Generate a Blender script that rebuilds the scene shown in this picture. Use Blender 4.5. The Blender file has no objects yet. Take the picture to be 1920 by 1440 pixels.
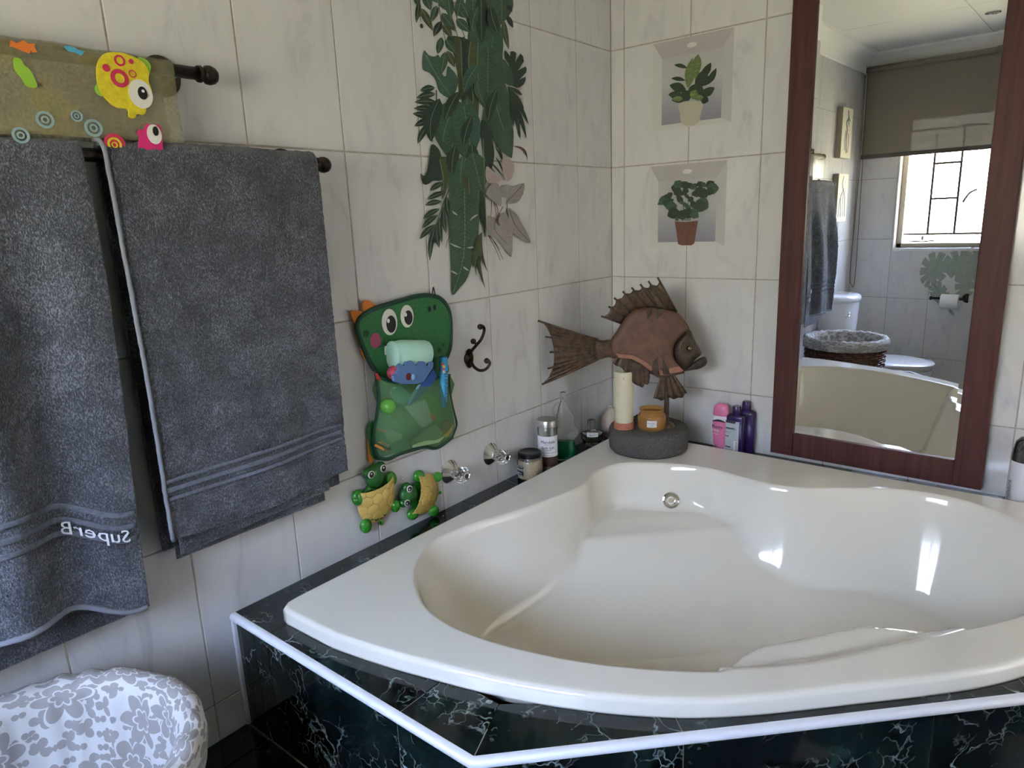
import bpy, math, random
import numpy as np
from mathutils import Vector, Matrix
random.seed(7); np.random.seed(7)
SC = bpy.context.scene
COL = SC.collection
PI = math.pi

# ------------------------------------------------------------------ camera
# world: z = 0 is the top of the marble ledge, left wall is x = 0, back wall is y = 0
CF = 1285.93
CC = np.array([1.377, -2.315, 0.831])
YAW, PITCH, ROLL = -0.6863, 0.2339, -0.0406
_f = np.array([math.sin(YAW)*math.cos(PITCH), math.cos(YAW)*math.cos(PITCH), -math.sin(PITCH)])
_r = np.array([math.cos(YAW), -math.sin(YAW), 0.0]); _u = np.cross(_r, _f)
CR = _r*math.cos(ROLL) + _u*math.sin(ROLL); CU = -_r*math.sin(ROLL) + _u*math.cos(ROLL)
cam = bpy.data.cameras.new('camera'); cam.sensor_width = 36; cam.lens = CF/1920*36; cam.clip_start = 0.02
co = bpy.data.objects.new('camera', cam); COL.objects.link(co)
co.matrix_world = Matrix(((CR[0], CU[0], -_f[0], CC[0]), (CR[1], CU[1], -_f[1], CC[1]), (CR[2], CU[2], -_f[2], CC[2]), (0, 0, 0, 1)))
SC.camera = co
# ------------------------------------------------------------------ light and exposure
SC.view_settings.view_transform = 'Standard'; SC.view_settings.look = 'None'
SC.view_settings.exposure = 1.22; SC.view_settings.gamma = 1.0; SC.view_settings.use_curve_mapping = False
SKY_TOP, SKY_LOW, SKY_GROUND, SKY_STRENGTH = (0.95, 1.22, 1.85), (1.0, 0.95, 0.80), (0.80, 0.72, 0.42), 9.0
W = bpy.data.worlds.new('world'); SC.world = W; W.use_nodes = True
nt = W.node_tree; nt.nodes.clear()
wo = nt.nodes.new('ShaderNodeOutputWorld'); bg = nt.nodes.new('ShaderNodeBackground'); bg.inputs['Strength'].default_value = SKY_STRENGTH
tc = nt.nodes.new('ShaderNodeTexCoord'); sx = nt.nodes.new('ShaderNodeSeparateXYZ'); cr = nt.nodes.new('ShaderNodeValToRGB')
mr = nt.nodes.new('ShaderNodeMapRange'); mr.inputs['From Min'].default_value = -1; mr.inputs['From Max'].default_value = 1
nt.links.new(tc.outputs['Generated'], sx.inputs[0]); nt.links.new(sx.outputs['Z'], mr.inputs['Value']); nt.links.new(mr.outputs[0], cr.inputs[0])
e = cr.color_ramp.elements
e[0].position = 0.30; e[0].color = (*SKY_GROUND, 1); e[1].position = 0.70; e[1].color = (*SKY_TOP, 1)
k = e.new(0.54); k.color = (*SKY_LOW, 1)
nt.links.new(cr.outputs[0], bg.inputs[0]); nt.links.new(bg.outputs[0], wo.inputs[0])
WX0, WX1, WZ0, WZ1, YB = 0.26, 1.34, 0.545, 1.40, -3.07
def area(name, loc, rot, sx_, sy_, power, color, portal=False):
    l = bpy.data.lights.new(name, 'AREA'); l.shape = 'RECTANGLE'; l.size = sx_; l.size_y = sy_; l.energy = power; l.color = color
    o = bpy.data.objects.new(name, l); o.location = loc; o.rotation_euler = rot; COL.objects.link(o)
    if portal: l.cycles.is_portal = True
    return o
area('window_portal', ((WX0+WX1)/2, YB-0.19, (WZ0+WZ1)/2), (PI/2, 0, 0), WX1-WX0+.02, WZ1-WZ0+.02, 1, (1, 1, 1), True)
area('added_side_fill', (2.40, -.60, .30), (0, PI/2, 0), 1.0, .80, 2.4, (1.0, .95, .86))  # added fill to brighten tub and lower walls; the right wall has no opening

# ------------------------------------------------------------------ projection helpers (pixel of the photo -> point on a real plane)
def ray(px, py): return CR*(px-960)/CF - CU*(py-720)/CF + _f
def on(px, py, ax, v=0.0):
    d = ray(px, py); t = (v-CC[ax])/d[ax]; return CC + t*d
def X(px, py, v=0.0): return on(px, py, 0, v)
def Y(px, py, v=0.0): return on(px, py, 1, v)
def Z(px, py, v=0.0): return on(px, py, 2, v)
def proj(P):
    d = np.array(P, float)-CC; z = d@_f; return 960+CF*(d@CR)/z, 720-CF*(d@CU)/z
def zat(x, y, py):
    lo, hi = -1.0, 2.0
    for _ in range(40):
        m = (lo+hi)/2
        if proj((x, y, m))[1] > py: lo = m
        else: hi = m
    return (lo+hi)/2

# ------------------------------------------------------------------ materials
MATS = {}
def mat(name, color, rough=0.5, metal=0.0, **kw):
    if name in MATS: return MATS[name]
    m = bpy.data.materials.new(name); m.use_nodes = True; MATS[name] = m
    b = m.node_tree.nodes['Principled BSDF']
    b.inputs['Base Color'].default_value = (*color, 1); b.inputs['Roughness'].default_value = rough; b.inputs['Metallic'].default_value = metal
    for k_, v in kw.items():
        k_ = {'coat': 'Coat Weight', 'trans': 'Transmission Weight', 'ior': 'IOR', 'alpha': 'Alpha', 'sheen': 'Sheen Weight', 'sss': 'Subsurface Weight', 'spec': 'Specular IOR Level'}[k_]
        b.inputs[k_].default_value = v
    if kw.get('sss'): b.inputs['Subsurface Radius'].default_value = (0.02, 0.012, 0.006)
    return m
class NT:
    def __init__(s, m): s.t = m.node_tree; s.b = s.t.nodes['Principled BSDF']
    def n(s, typ, **kw):
        nd = s.t.nodes.new('ShaderNode'+typ)
        for k_, v in kw.items():
            if k_.startswith('i_'): nd.inputs[k_[2:].replace('_', ' ')].default_value = v
            else: setattr(nd, k_, v)
        return nd
    def l(s, a, b): s.t.links.new(a, b)
    def ramp(s, fac, stops, interp='LINEAR'):
        r = s.n('ValToRGB'); r.color_ramp.interpolation = interp; e = r.color_ramp.elements
        e[0].position, e[0].color = stops[0][0], (*stops[0][1], 1); e[1].position, e[1].color = stops[-1][0], (*stops[-1][1], 1)
        for p_, c_ in stops[1:-1]: k_ = e.new(p_); k_.color = (*c_, 1)
        s.l(fac, r.inputs[0]); return r.outputs[0]
    def math(s, op, a, b=None, c=None):
        nd = s.n('Math', operation=op)
        for i, v in enumerate((a, b, c)):
            if v is None: continue
            if isinstance(v, (int, float)): nd.inputs[i].default_value = v
            else: s.l(v, nd.inputs[i])
        return nd.outputs[0]
    def coord(s, rnd=True, which='Object'):
        tc = s.n('TexCoord'); o = tc.outputs[which]
        if not rnd: return o
        oi = s.n('ObjectInfo'); v = s.n('VectorMath', operation='MULTIPLY_ADD')
        cx = s.n('CombineXYZ'); s.l(oi.outputs['Random'], cx.inputs[0]); s.l(oi.outputs['Random'], cx.inputs[1])
        s.l(cx.outputs[0], v.inputs[0]); v.inputs[1].default_value = (37.0, 71.0, 0); s.l(o, v.inputs[2]); return v.outputs[0]
    def mapping(s, vec, scale=(1, 1, 1), rot=(0, 0, 0), loc=(0, 0, 0)):
        m = s.n('Mapping'); m.inputs['Scale'].default_value = scale; m.inputs['Rotation'].default_value = rot; m.inputs['Location'].default_value = loc
        s.l(vec, m.inputs[0]); return m.outputs[0]
    def noise(s, vec, scale, detail=3, rough=0.5, dist=0.0):
        n_ = s.n('TexNoise'); n_.inputs['Scale'].default_value = scale; n_.inputs['Detail'].default_value = detail
        n_.inputs['Roughness'].default_value = rough; n_.inputs['Distortion'].default_value = dist; s.l(vec, n_.inputs['Vector']); return n_
    def mix(s, fac, a, b):
        m = s.n('Mix', data_type='RGBA')
        for i, v in ((0, fac), (6, a), (7, b)):
            if isinstance(v, (int, float)): m.inputs[i].default_value = v
            elif isinstance(v, tuple): m.inputs[i].default_value = (*v, 1)
            else: s.l(v, m.inputs[i])
        return m.outputs[2]
    def bump(s, h, strength=0.3, dist=0.002):
        b = s.n('Bump'); b.inputs['Strength'].default_value = strength; b.inputs['Distance'].default_value = dist
        s.l(h, b.inputs['Height']); s.l(b.outputs[0], s.b.inputs['Normal']); return b

def m_tile():
    m = mat('white_marbled_tile', (.7, .7, .7), .13); t = NT(m); v = t.coord()
    v2 = t.mapping(v, (14, 14, 4.5), (0.55, 0.0, 0)); v3 = t.mapping(v, (14, 14, 4.5), (0, -0.55, 0))
    n1 = t.noise(v2, 1.0, 6, .62, 1.2); n2 = t.noise(v3, 1.0, 6, .62, 1.2); n3 = t.noise(v, 3.0, 3, .5)
    a = t.math('ADD', n1.outputs[0], 0)
    col = t.ramp(a, [(.30, (.58, .575, .58)), (.42, (.67, .66, .655)), (.55, (.70, .69, .675)), (1, (.72, .71, .69))])
    c2 = t.ramp(n3.outputs[0], [(.3, (.93, .94, .97)), (.7, (1, 1, .99))])
    mm = t.n('Mix', data_type='RGBA', blend_type='MULTIPLY'); mm.inputs[0].default_value = 1; t.l(col, mm.inputs[6]); t.l(c2, mm.inputs[7]); t.l(mm.outputs[2], t.b.inputs['Base Color'])
    w = t.noise(v, 9, 2); t.bump(w.outputs[0], .10, .003)
    return m
def m_marble(name, vein=1.0, rough=.07):
    m = mat(name, (.01, .02, .018), rough); t = NT(m); v = t.coord()
    wn = t.noise(v, 7, 4, .6); wv = t.n('VectorMath', operation='MULTIPLY_ADD'); t.l(wn.outputs[1], wv.inputs[0]); wv.inputs[1].default_value = (.16, .16, .16); t.l(v, wv.inputs[2])
    def veins(sc, w0):
        vo = t.n('TexVoronoi', feature='DISTANCE_TO_EDGE'); vo.inputs['Scale'].default_value = sc; t.l(wv.outputs[0], vo.inputs['Vector'])
        return t.ramp(vo.outputs['Distance'], [(0.0, (1, 1, 1)), (w0, (.25, .25, .25)), (w0*2.2, (0, 0, 0))])
    va, vb = veins(12, .015), veins(30, .028)
    mk = t.ramp(t.noise(v, 6, 5, .65).outputs[0], [(.49, (0, 0, 0)), (.64, (1, 1, 1))])
    mk2 = t.ramp(t.noise(t.mapping(v, loc=(5, 3, 1)), 9, 5, .6).outputs[0], [(.54, (0, 0, 0)), (.70, (1, 1, 1))])
    f = t.math('ADD', t.math('MULTIPLY', va, mk), t.math('MULTIPLY', vb, mk2)); f = t.math('MINIMUM', t.math('MULTIPLY', f, .8*vein), 1.0)
    base = t.ramp(t.noise(v, 8, 5, .6).outputs[0], [(.4, (.004, .005, .006)), (.58, (.006, .013, .012)), (.72, (.022, .048, .042))])
    t.l(t.mix(f, base, (.50, .60, .57)), t.b.inputs['Base Color']); return m
def m_wood():
    m = mat('red_brown_stained_wood', (.1, .03, .02), .5, spec=.3); t = NT(m); v = t.coord(False)
    n1 = t.noise(t.mapping(v, (60, 60, 3)), 1, 5, .6, .6)
    t.l(t.ramp(n1.outputs[0], [(.3, (.046, .013, .011)), (.5, (.072, .021, .018)), (.75, (.105, .033, .027))]), t.b.inputs['Base Color'])
    t.bump(n1.outputs[0], .15, .0006); return m
def m_terry(name, c0, c1):
    m = mat(name, c0, .95, sheen=.35); t = NT(m); v = t.coord(False)
    n1 = t.noise(t.mapping(v, (1, 1, .55), (.5, 0, 0)), 420, 2, .6); n2 = t.noise(v, 18, 4, .6)
    f = t.math('ADD', t.math('MULTIPLY', n1.outputs[0], .75), t.math('MULTIPLY', n2.outputs[0], .35))
    t.l(t.ramp(f, [(.40, tuple(x*.45 for x in c0)), (.56, c0), (.72, c1)]), t.b.inputs['Base Color'])
    t.bump(n1.outputs[0], .9, .004); return m
def m_noisy(name, ca, cb, scale, rough=.5, metal=0, bump=.0, dist=.001, lo=.35, hi=.65, **kw):
    m = mat(name, ca, rough, metal, **kw); t = NT(m); v = t.coord(False)
    n1 = t.noise(v, scale, 5, .6); t.l(t.ramp(n1.outputs[0], [(lo, ca), (hi, cb)]), t.b.inputs['Base Color'])
    if bump: t.bump(n1.outputs[0], bump, dist)
    return m
TILE = m_tile(); MARBLE = m_marble('dark_green_marble_tile'); MARBLEF = m_marble('dark_marble_floor_tile', .35, .12)
GROUT = m_noisy('beige_grout', (.36, .31, .25), (.48, .43, .36), 60, .9)
TUB = mat('ivory_acrylic', (.815, .765, .665), .10, coat=.4)
WOOD = m_wood()
TOWEL = m_terry('charcoal_terry', (.062, .070, .088), (.20, .215, .26)); TOWELHEM = mat('grey_towel_hem', (.20, .215, .25), .9)
DARKMETAL = m_noisy('dark_bronze_metal', (.018, .013, .011), (.05, .034, .027), 60, .38, .6, lo=.4, hi=.7)
CHROME = mat('chrome', (.82, .82, .82), .06, 1.0)
MIRROR = mat('mirror_silver', (.90, .92, .92), 0.0, 1.0)
WHITEP = mat('white_paint', (.78, .78, .76), .55)
PVC = mat('white_plastic_edge', (.80, .80, .84), .3)
CERAMIC = mat('white_ceramic', (.80, .81, .83), .06, coat=.3)
GLASS = mat('clear_glass', (.92, .96, .94), .03, trans=1.0, ior=1.45)
BLACK = mat('black_plastic', (.012, .012, .013), .3)
WHITE = mat('white_plastic', (.78, .78, .78), .35)
def flat(name, c, r=.5, **kw): return mat(name, c, r, 0.0, **kw)

# ------------------------------------------------------------------ object helpers
def root_of(p):
    while p.parent: p = p.parent
    return np.array(p.location)
def obj(name, V, F, m, parent=None, smooth=False, bevel=0, sub=0, uv=None):
    V = np.asarray(V, float)
    if parent is not None: V = V - root_of(parent)
    me = bpy.data.meshes.new(name); me.from_pydata([tuple(v) for v in V], [], [tuple(f) for f in F])
    if uv is not None:
        ul = me.uv_layers.new(name='uv'); li = np.zeros(len(me.loops), int); me.loops.foreach_get('vertex_index', li)
        ul.data.foreach_set('uv', np.asarray(uv, float)[li].ravel())
    me.validate()
    for mm in (m if isinstance(m, (list, tuple)) else [m]): me.materials.append(mm)
    if smooth: me.polygons.foreach_set('use_smooth', [True]*len(me.polygons))
    o = bpy.data.objects.new(name, me); COL.objects.link(o); o.parent = parent
    if bevel:
        b = o.modifiers.new('bevel', 'BEVEL'); b.width = bevel; b.segments = 2; b.limit_method = 'ANGLE'; b.angle_limit = .6
    if sub: s_ = o.modifiers.new('sub', 'SUBSURF'); s_.levels = sub; s_.render_levels = sub
    return o
def autosm(o, ang=40):
    me = o.data; me.polygons.foreach_set('use_smooth', [True]*len(me.polygons)); me.set_sharp_from_angle(angle=math.radians(ang)); return o
def thing(name, label, cat, loc=(0, 0, 0), group=None):
    o = bpy.data.objects.new(name, None); COL.objects.link(o); o.location = tuple(loc); o.empty_display_size = .02
    o['label'] = label; o['category'] = cat
    if group: o['group'] = group
    return o
def tag(o, label, cat, group=None):
    o['label'] = label; o['category'] = cat
    if group: o['group'] = group
    return o
def struct(o): o['kind'] = 'structure'; return o
class MB:
    def __init__(s): s.V = []; s.F = []; s.n = 0
    def add(s, V, F):
        s.V.extend([tuple(v) for v in V]); s.F.extend([tuple(i+s.n for i in f) for f in F]); s.n += len(V); return s
    def box(s, x0, x1, y0, y1, z0, z1):
        V = [(x, y, z) for z in (z0, z1) for y in (y0, y1) for x in (x0, x1)]
        return s.add(V, [(0, 2, 3, 1), (4, 5, 7, 6), (0, 1, 5, 4), (2, 6, 7, 3), (0, 4, 6, 2), (1, 3, 7, 5)])
    def build(s, name, m, parent=None, **kw): return obj(name, s.V, s.F, m, parent, **kw)
def box(name, x0, x1, y0, y1, z0, z1, m, parent=None, **kw): return MB().box(x0, x1, y0, y1, z0, z1).build(name, m, parent, **kw)
def frame_from(axis):
    a = np.array(axis, float); a /= np.linalg.norm(a); h = np.array([0, 0, 1.0]) if abs(a[2]) < .9 else np.array([1.0, 0, 0])
    u = np.cross(h, a); u /= np.linalg.norm(u); return u, np.cross(a, u), a
def lathe_g(prof, loc=(0, 0, 0), axis=(0, 0, 1), seg=32, capped=True):
    u, v, a = frame_from(axis); L = np.array(loc, float); V = []; F = []
    for r, h in prof:
        for i in range(seg): t = 2*PI*i/seg; V.append(L + u*r*math.cos(t) + v*r*math.sin(t) + a*h)
    n = len(prof)
    for j in range(n-1):
        for i in range(seg): k = (i+1) % seg; F.append((j*seg+i, j*seg+k, (j+1)*seg+k, (j+1)*seg+i))
    if capped:
        if prof[0][0] > 1e-5: F.append(tuple(range(seg))[::-1])
        if prof[-1][0] > 1e-5: F.append(tuple((n-1)*seg+i for i in range(seg)))
    return V, F
def lathe(name, prof, m, parent=None, loc=(0, 0, 0), axis=(0, 0, 1), seg=32, ang=40, capped=True):
    V, F = lathe_g(prof, loc, axis, seg, capped); return autosm(obj(name, V, F, m, parent), ang)
def tube_g(P, r, seg=8, closed=False):
    P = [np.array(p, float) for p in P]; n = len(P); R = r if isinstance(r, (list, tuple, np.ndarray)) else [r]*n
    V = []; F = []; pu = None
    for i in range(n):
        a = P[(i+1) % n]-P[i-1] if closed else P[min(i+1, n-1)]-P[max(i-1, 0)]
        a = a/(np.linalg.norm(a)+1e-12)
        if pu is None: u, v, _ = frame_from(a)
        else: u = pu - a*(pu@a); u /= np.linalg.norm(u)+1e-12; v = np.cross(a, u)
        pu = u
        for k in range(seg): t = 2*PI*k/seg; V.append(P[i] + (u*math.cos(t)+v*math.sin(t))*R[i])
    for i in range(n if closed else n-1):
        j = (i+1) % n
        for k in range(seg): q = (k+1) % seg; F.append((i*seg+k, i*seg+q, j*seg+q, j*seg+k))
    if not closed: F.append(tuple(range(seg))[::-1]); F.append(tuple((n-1)*seg+k for k in range(seg)))
    return V, F
def tube(name, P, r, m, parent=None, seg=8, closed=False): V, F = tube_g(P, r, seg, closed); return obj(name, V, F, m, parent, smooth=True)
def smooth_pts(P, n=8, closed=False):
    P = [np.array(p, float) for p in P]; out = []; N = len(P)
    for i in range(N if closed else N-1):
        g = (lambda k: P[k % N]) if closed else (lambda k: P[min(max(k, 0), N-1)])
        p0, p1, p2, p3 = g(i-1), g(i), g(i+1), g(i+2)
        for k in range(n):
            t = k/n; out.append(.5*((2*p1)+(-p0+p2)*t+(2*p0-5*p1+4*p2-p3)*t*t+(-p0+3*p1-3*p2+p3)*t**3))
    if not closed: out.append(P[-1])
    return out
def ell_g(c, rx, ry, rz, u=(1, 0, 0), v=(0, 1, 0), w=(0, 0, 1), seg=20, rings=12):
    c = np.array(c, float); u, v, w = (np.array(q, float) for q in (u, v, w)); V = [c+w*rz]; F = []
    for j in range(1, rings):
        p = PI*j/rings
        for i in range(seg): t = 2*PI*i/seg; V.append(c+u*rx*math.sin(p)*math.cos(t)+v*ry*math.sin(p)*math.sin(t)+w*rz*math.cos(p))
    V.append(c-w*rz); L = len(V)-1
    for i in range(seg):
        k = (i+1) % seg; F.append((0, 1+i, 1+k)); F.append((L, 1+(rings-2)*seg+k, 1+(rings-2)*seg+i))
        for j in range(rings-2): F.append((1+j*seg+i, 1+(j+1)*seg+i, 1+(j+1)*seg+k, 1+j*seg+k))
    return V, F
def ell(name, c, rx, ry, rz, m, parent=None, **kw): V, F = ell_g(c, rx, ry, rz, **kw); return obj(name, V, F, m, parent, smooth=True)
def prism(name, P, d, m, parent=None, bevel=0, back=0.0):
    """flat polygon of 3-D points P pushed out by vector d (real thickness)"""
    P = [np.array(p, float) for p in P]; d = np.array(d, float); n = len(P)
    # orient
    nrm = np.zeros(3)
    for i in range(n): nrm += np.cross(P[i], P[(i+1) % n])
    if nrm@d < 0: P = P[::-1]
    V = [p for p in P]+[p+d for p in P]; F = [tuple(range(n))[::-1], tuple(range(n, 2*n))]+[(i, (i+1) % n, n+(i+1) % n, n+i) for i in range(n)]
    return obj(name, V, F, m, parent, bevel=bevel)
def text(name, s, size, m, parent, origin, right, up, depth=.0004, align='LEFT', mirror=False):
    c = bpy.data.curves.new('t', 'FONT'); c.body = s; c.size = size; c.extrude = depth; c.align_x = align; c.resolution_u = 2
    t = bpy.data.objects.new('t', c); COL.objects.link(t); dg = bpy.context.evaluated_depsgraph_get(); me = bpy.data.meshes.new_from_object(t.evaluated_get(dg))
    bpy.data.objects.remove(t); V = np.array([v.co[:] for v in me.vertices]) if len(me.vertices) else np.zeros((0, 3)); F = [tuple(p.vertices) for p in me.polygons]; bpy.data.meshes.remove(me)
    r = np.array(right, float); r /= np.linalg.norm(r); u = np.array(up, float); u /= np.linalg.norm(u); n_ = np.cross(r, u)
    if mirror: V[:, 0] *= -1; F = [f[::-1] for f in F]
    return obj(name, np.array(origin)+V[:, :1]*r+V[:, 1:2]*u+V[:, 2:3]*n_, F, m, parent)
def ss(x, a=0.0, b=1.0): t = np.clip((x-a)/(b-a), 0, 1); return t*t*(3-2*t)
def smin(a, b, k): h = np.clip(.5+.5*(b-a)/k, 0, 1); return b*(1-h)+a*h-k*h*(1-h)
def vnoise(x, y, seed=0):
    xi = np.floor(x).astype(int); yi = np.floor(y).astype(int); fx = x-xi; fy = y-yi; fx = fx*fx*(3-2*fx); fy = fy*fy*(3-2*fy)
    def h(a, b): q = np.sin(a*127.1+b*311.7+seed*74.7)*43758.5453; return q-np.floor(q)
    return (h(xi, yi)*(1-fx)+h(xi+1, yi)*fx)*(1-fy)+(h(xi, yi+1)*(1-fx)+h(xi+1, yi+1)*fx)*fy

# ================================================================== ROOM
FLOOR, CEIL = -.55, 1.80
XR = 2.45
COLS_L = [0] + [-.2253-.2499*i for i in range(12)] + [YB]
ROWS = [-.594+.4*i for i in range(7)]
def clipcells(us, vs, u0, u1, v0, v1, holes=()):
    out = []
    us = sorted(set(us) | {u0, u1}); vs = sorted(set(vs) | {v0, v1})
    us = [u for u in us if u0-1e-6 <= u <= u1+1e-6]; vs = [v for v in vs if v0-1e-6 <= v <= v1+1e-6]
    for a, b in zip(us, us[1:]):
        for c, d in zip(vs, vs[1:]):
            if b-a < .012 or d-c < .012: continue
            rects = [(a, b, c, d)]
            for (h0, h1, g0, g1) in holes:
                nr = []
                for (p, q, r, s) in rects:
                    if h1 <= p or h0 >= q or g1 <= r or g0 >= s: nr.append((p, q, r, s)); continue
                    if r < g0: nr.append((p, q, r, g0))
                    if s > g1: nr.append((p, q, g1, s))
                    r2, s2 = max(r, g0), min(s, g1)
                    if p < h0: nr.append((p, h0, r2, s2))
                    if q > h1: nr.append((h1, q, r2, s2))
                rects = nr
            if rects: out.append((a, b, c, d, rects))
    return out
_tc = {}
GAP = .0016
def tiles(parent, plane, cells, m=None, thick=.007, base=0.0, nm='tile'):
    """plane 'L' x=0 facing +x (u=y), 'B' y=0 facing -y (u=x), 'W' y=YB facing +y (u=x), 'R' x=XR facing -x, 'F' z=base (u=x, v=y)"""
    for (a, b, c, d, rects) in cells:
        whole = len(rects) == 1
        r0 = rects[0] if whole else (a, b, c, d)
        cu, cv = (r0[0]+r0[1])/2, (r0[2]+r0[3])/2
        key = (plane, nm, m.name if m else '', tuple(round(q, 4) for r in rects for q in (r[0]-cu, r[1]-cu, r[2]-cv, r[3]-cv)))
        if key not in _tc:
            mb = MB()
            for (p, q, r, s) in rects:
                g = lambda e_, ref: GAP if abs(e_-ref) < 1e-6 else 0
                u0, u1 = p-cu+g(p, a if not whole else p), q-cu-g(q, b if not whole else q)
                v0, v1 = r-cv+g(r, c if not whole else r), s-cv-g(s, d if not whole else s)
                if plane == 'L': mb.box(-thick, 0, u0, u1, v0, v1)
                elif plane == 'R': mb.box(0, thick, u0, u1, v0, v1)
                elif plane == 'B': mb.box(u0, u1, 0, thick, v0, v1)
                elif plane == 'W': mb.box(u0, u1, -thick, 0, v0, v1)
                elif plane == 'F': mb.box(u0, u1, v0, v1, -thick, 0)
            o = mb.build(nm, m or TILE, None); o.data.polygons.foreach_set('use_smooth', [False]*len(o.data.polygons))
            import bmesh
            if whole:
                bm = bmesh.new(); bm.from_mesh(o.data); bmesh.ops.bevel(bm, geom=bm.edges[:], offset=.0011, segments=1, affect='EDGES'); bm.to_mesh(o.data); bm.free()
            _tc[key] = o.data
        else:
            o = bpy.data.objects.new(nm, _tc[key]); COL.objects.link(o)
        o.parent = parent
        o.location = {'L': (0, cu, cv), 'R': (XR, cu, cv), 'B': (cu, 0, cv), 'W': (cu, YB, cv), 'F': (cu, cv, base)}[plane]

wl = struct(box('wall_left', -.12, -.0012, YB-.1, .1, FLOOR-.1, CEIL+.05, GROUT))
wl['label'] = 'left wall of the bathroom clad in glossy white marbled tiles'
cells = clipcells(COLS_L, ROWS, YB, 0, FLOOR, CEIL-.02)
cells = [c for c in cells if not (c[1] > -1.64 and c[3] < -.01)]
tiles(wl, 'L', cells+clipcells([-1.7248], ROWS, -1.7248, -1.658, FLOOR, -.194))
wb = struct(box('wall_back', 0, XR+.1, .0012, .12, FLOOR-.1, CEIL+.05, GROUT)); wb['label'] = 'back wall behind the mirror, white marbled tiles'
cells = clipcells([.0546+.25*i for i in range(11)], ROWS, 0, XR, FLOOR, CEIL-.02)
tiles(wb, 'B', [c for c in cells if c[3] > .0])
mb = MB(); x1 = XR+.1
for r in [(0, x1, FLOOR-.1, WZ0), (0, x1, WZ1, CEIL+.05), (0, WX0, WZ0, WZ1), (WX1, x1, WZ0, WZ1)]: mb.box(r[0], r[1], YB-.18, YB-.0012, r[2], r[3])
ww = struct(mb.build('wall_window', [GROUT])); ww['label'] = 'wall with the window, seen in the mirror, pale marbled tiles'
tiles(ww, 'W', clipcells([.25*i for i in range(11)], ROWS, 0, XR, FLOOR, CEIL-.02, [(WX0, WX1, WZ0, WZ1)]))
wr = struct(box('wall_right', XR+.0012, XR+.12, YB-.1, .1, FLOOR-.1, CEIL+.05, GROUT)); wr['label'] = 'right wall of the bathroom, white tiles'
tiles(wr, 'R', clipcells([-.25*i for i in range(13)], ROWS, YB, 0, FLOOR, CEIL-.02))
fl = struct(box('floor', 0, XR, YB, 0, FLOOR-.1, FLOOR-.0015, GROUT)); fl['label'] = 'dark marble tiled floor'
tiles(fl, 'F', [c for c in clipcells([.09+.33*i for i in range(8)], [YB+.33*i for i in range(10)], 0, XR, YB, 0) if not (c[1] < 1.80 and c[2] > -1.60) and not (c[1] < 1.2 and c[2] > -1.85)], MARBLEF, base=FLOOR)
ce = struct(box('ceiling', 0, XR, YB, 0, CEIL, CEIL+.06, WHITEP)); ce['label'] = 'white board ceiling with thin joints'
for i, (a, b) in enumerate([(-.0, .718), (.722, 1.618), (1.622, XR)]):
    for c, d in [(YB, -2.202), (-2.198, -1.002), (-.998, 0)]:
        box('panel', a+.0015, b-.0015, c+.0015, d-.0015, CEIL-.004, CEIL, WHITEP, ce)
def cornice(name, p0, p1, inw):
    p0, p1, inw = (np.array(q, float) for q in (p0, p1, inw)); V = []; F = []
    pr = [(0, -.105), (.006, -.10), (.012, -.098), (.03, -.06), (.06, -.03), (.098, -.012), (.10, -.006), (.105, 0)]
    for q in (p0, p1):
        for a, h in pr: V.append(q+inw*a+np.array([0, 0, h]))
        V.append(q)
    n = len(pr)+1
    for i in range(n): F.append((i, (i+1) % n, n+(i+1) % n, n+i))
    F += [tuple(range(n))[::-1], tuple(range(n, 2*n))]
    return struct(autosm(obj(name, V, F, WHITEP), 30))
zc = CEIL-.004
cornice('trim_1', (0, 0, zc), (0, YB, zc), (1, 0, 0)); cornice('trim_2', (0, YB, zc), (XR, YB, zc), (0, 1, 0))
cornice('trim_3', (XR, 0, zc), (0, 0, zc), (0, -1, 0)); cornice('trim_4', (XR, YB, zc), (XR, 0, zc), (-1, 0, 0))

# window 1
CREAM = mat('cream_window_paint', (.62, .58, .48), .4)
wn = thing('window_1', 'steel window with burglar bars', 'window', ((WX0+WX1)/2, YB-.1, WZ0)); del wn['category']; wn['kind'] = 'structure'
mb = MB(); mid = .80; yf0, yf1 = YB-.12, YB-.085
for a, b, c, d in [(WX0, WX0+.032, WZ0, WZ1), (WX1-.032, WX1, WZ0, WZ1), (mid-.02, mid+.02, WZ0, WZ1), (WX0, WX1, WZ0, WZ0+.028), (WX0, WX1, WZ1-.03, WZ1)]:
    mb.box(a, b, yf0, yf1, c, d)
mb.build('window_frame', CREAM, wn, bevel=.003)
mb = MB(); r = .0065
def vb(x, z0, z1): mb.box(x-r, x+r, YB-.155, YB-.147, z0, z1)
def hb(z, x0, x1_): mb.box(x0, x1_, YB-.1555, YB-.1465, z-r, z+r)
for k in (0, 1):
    o_ = k*.30
    for x in (.43+o_, .585+o_): vb(x, .63, 1.306)
    for z in (1.087, .861): hb(z, .43+o_, .585+o_)
hb(.63, WX0, WX1); hb(1.306, WX0, WX1); hb(1.08, 1.0, 1.2); hb(.86, 1.0, 1.2); vb(1.03, .63, 1.306); vb(1.19, .63, 1.306)
mb.build('burglar_bars', mat('brown_steel_bar', (.06, .04, .035), .5), wn)
box('pane', WX0+.025, mid-.015, YB-.105, YB-.102, WZ0+.02, WZ1-.02, mat('window_glass', (1, 1, 1), 0, trans=1, ior=1.05), wn)
box('pane', mid+.015, WX1-.025, YB-.105, YB-.102, WZ0+.02, WZ1-.02, MATS['window_glass'], wn)
tube('window_handle', smooth_pts([(.70, YB-.07, .908), (.66, YB-.065, .885), (.63, YB-.062, .83)]), [.007]*17, mat('grey_steel', (.25, .24, .23), .35, .8), wn, 8)
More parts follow.
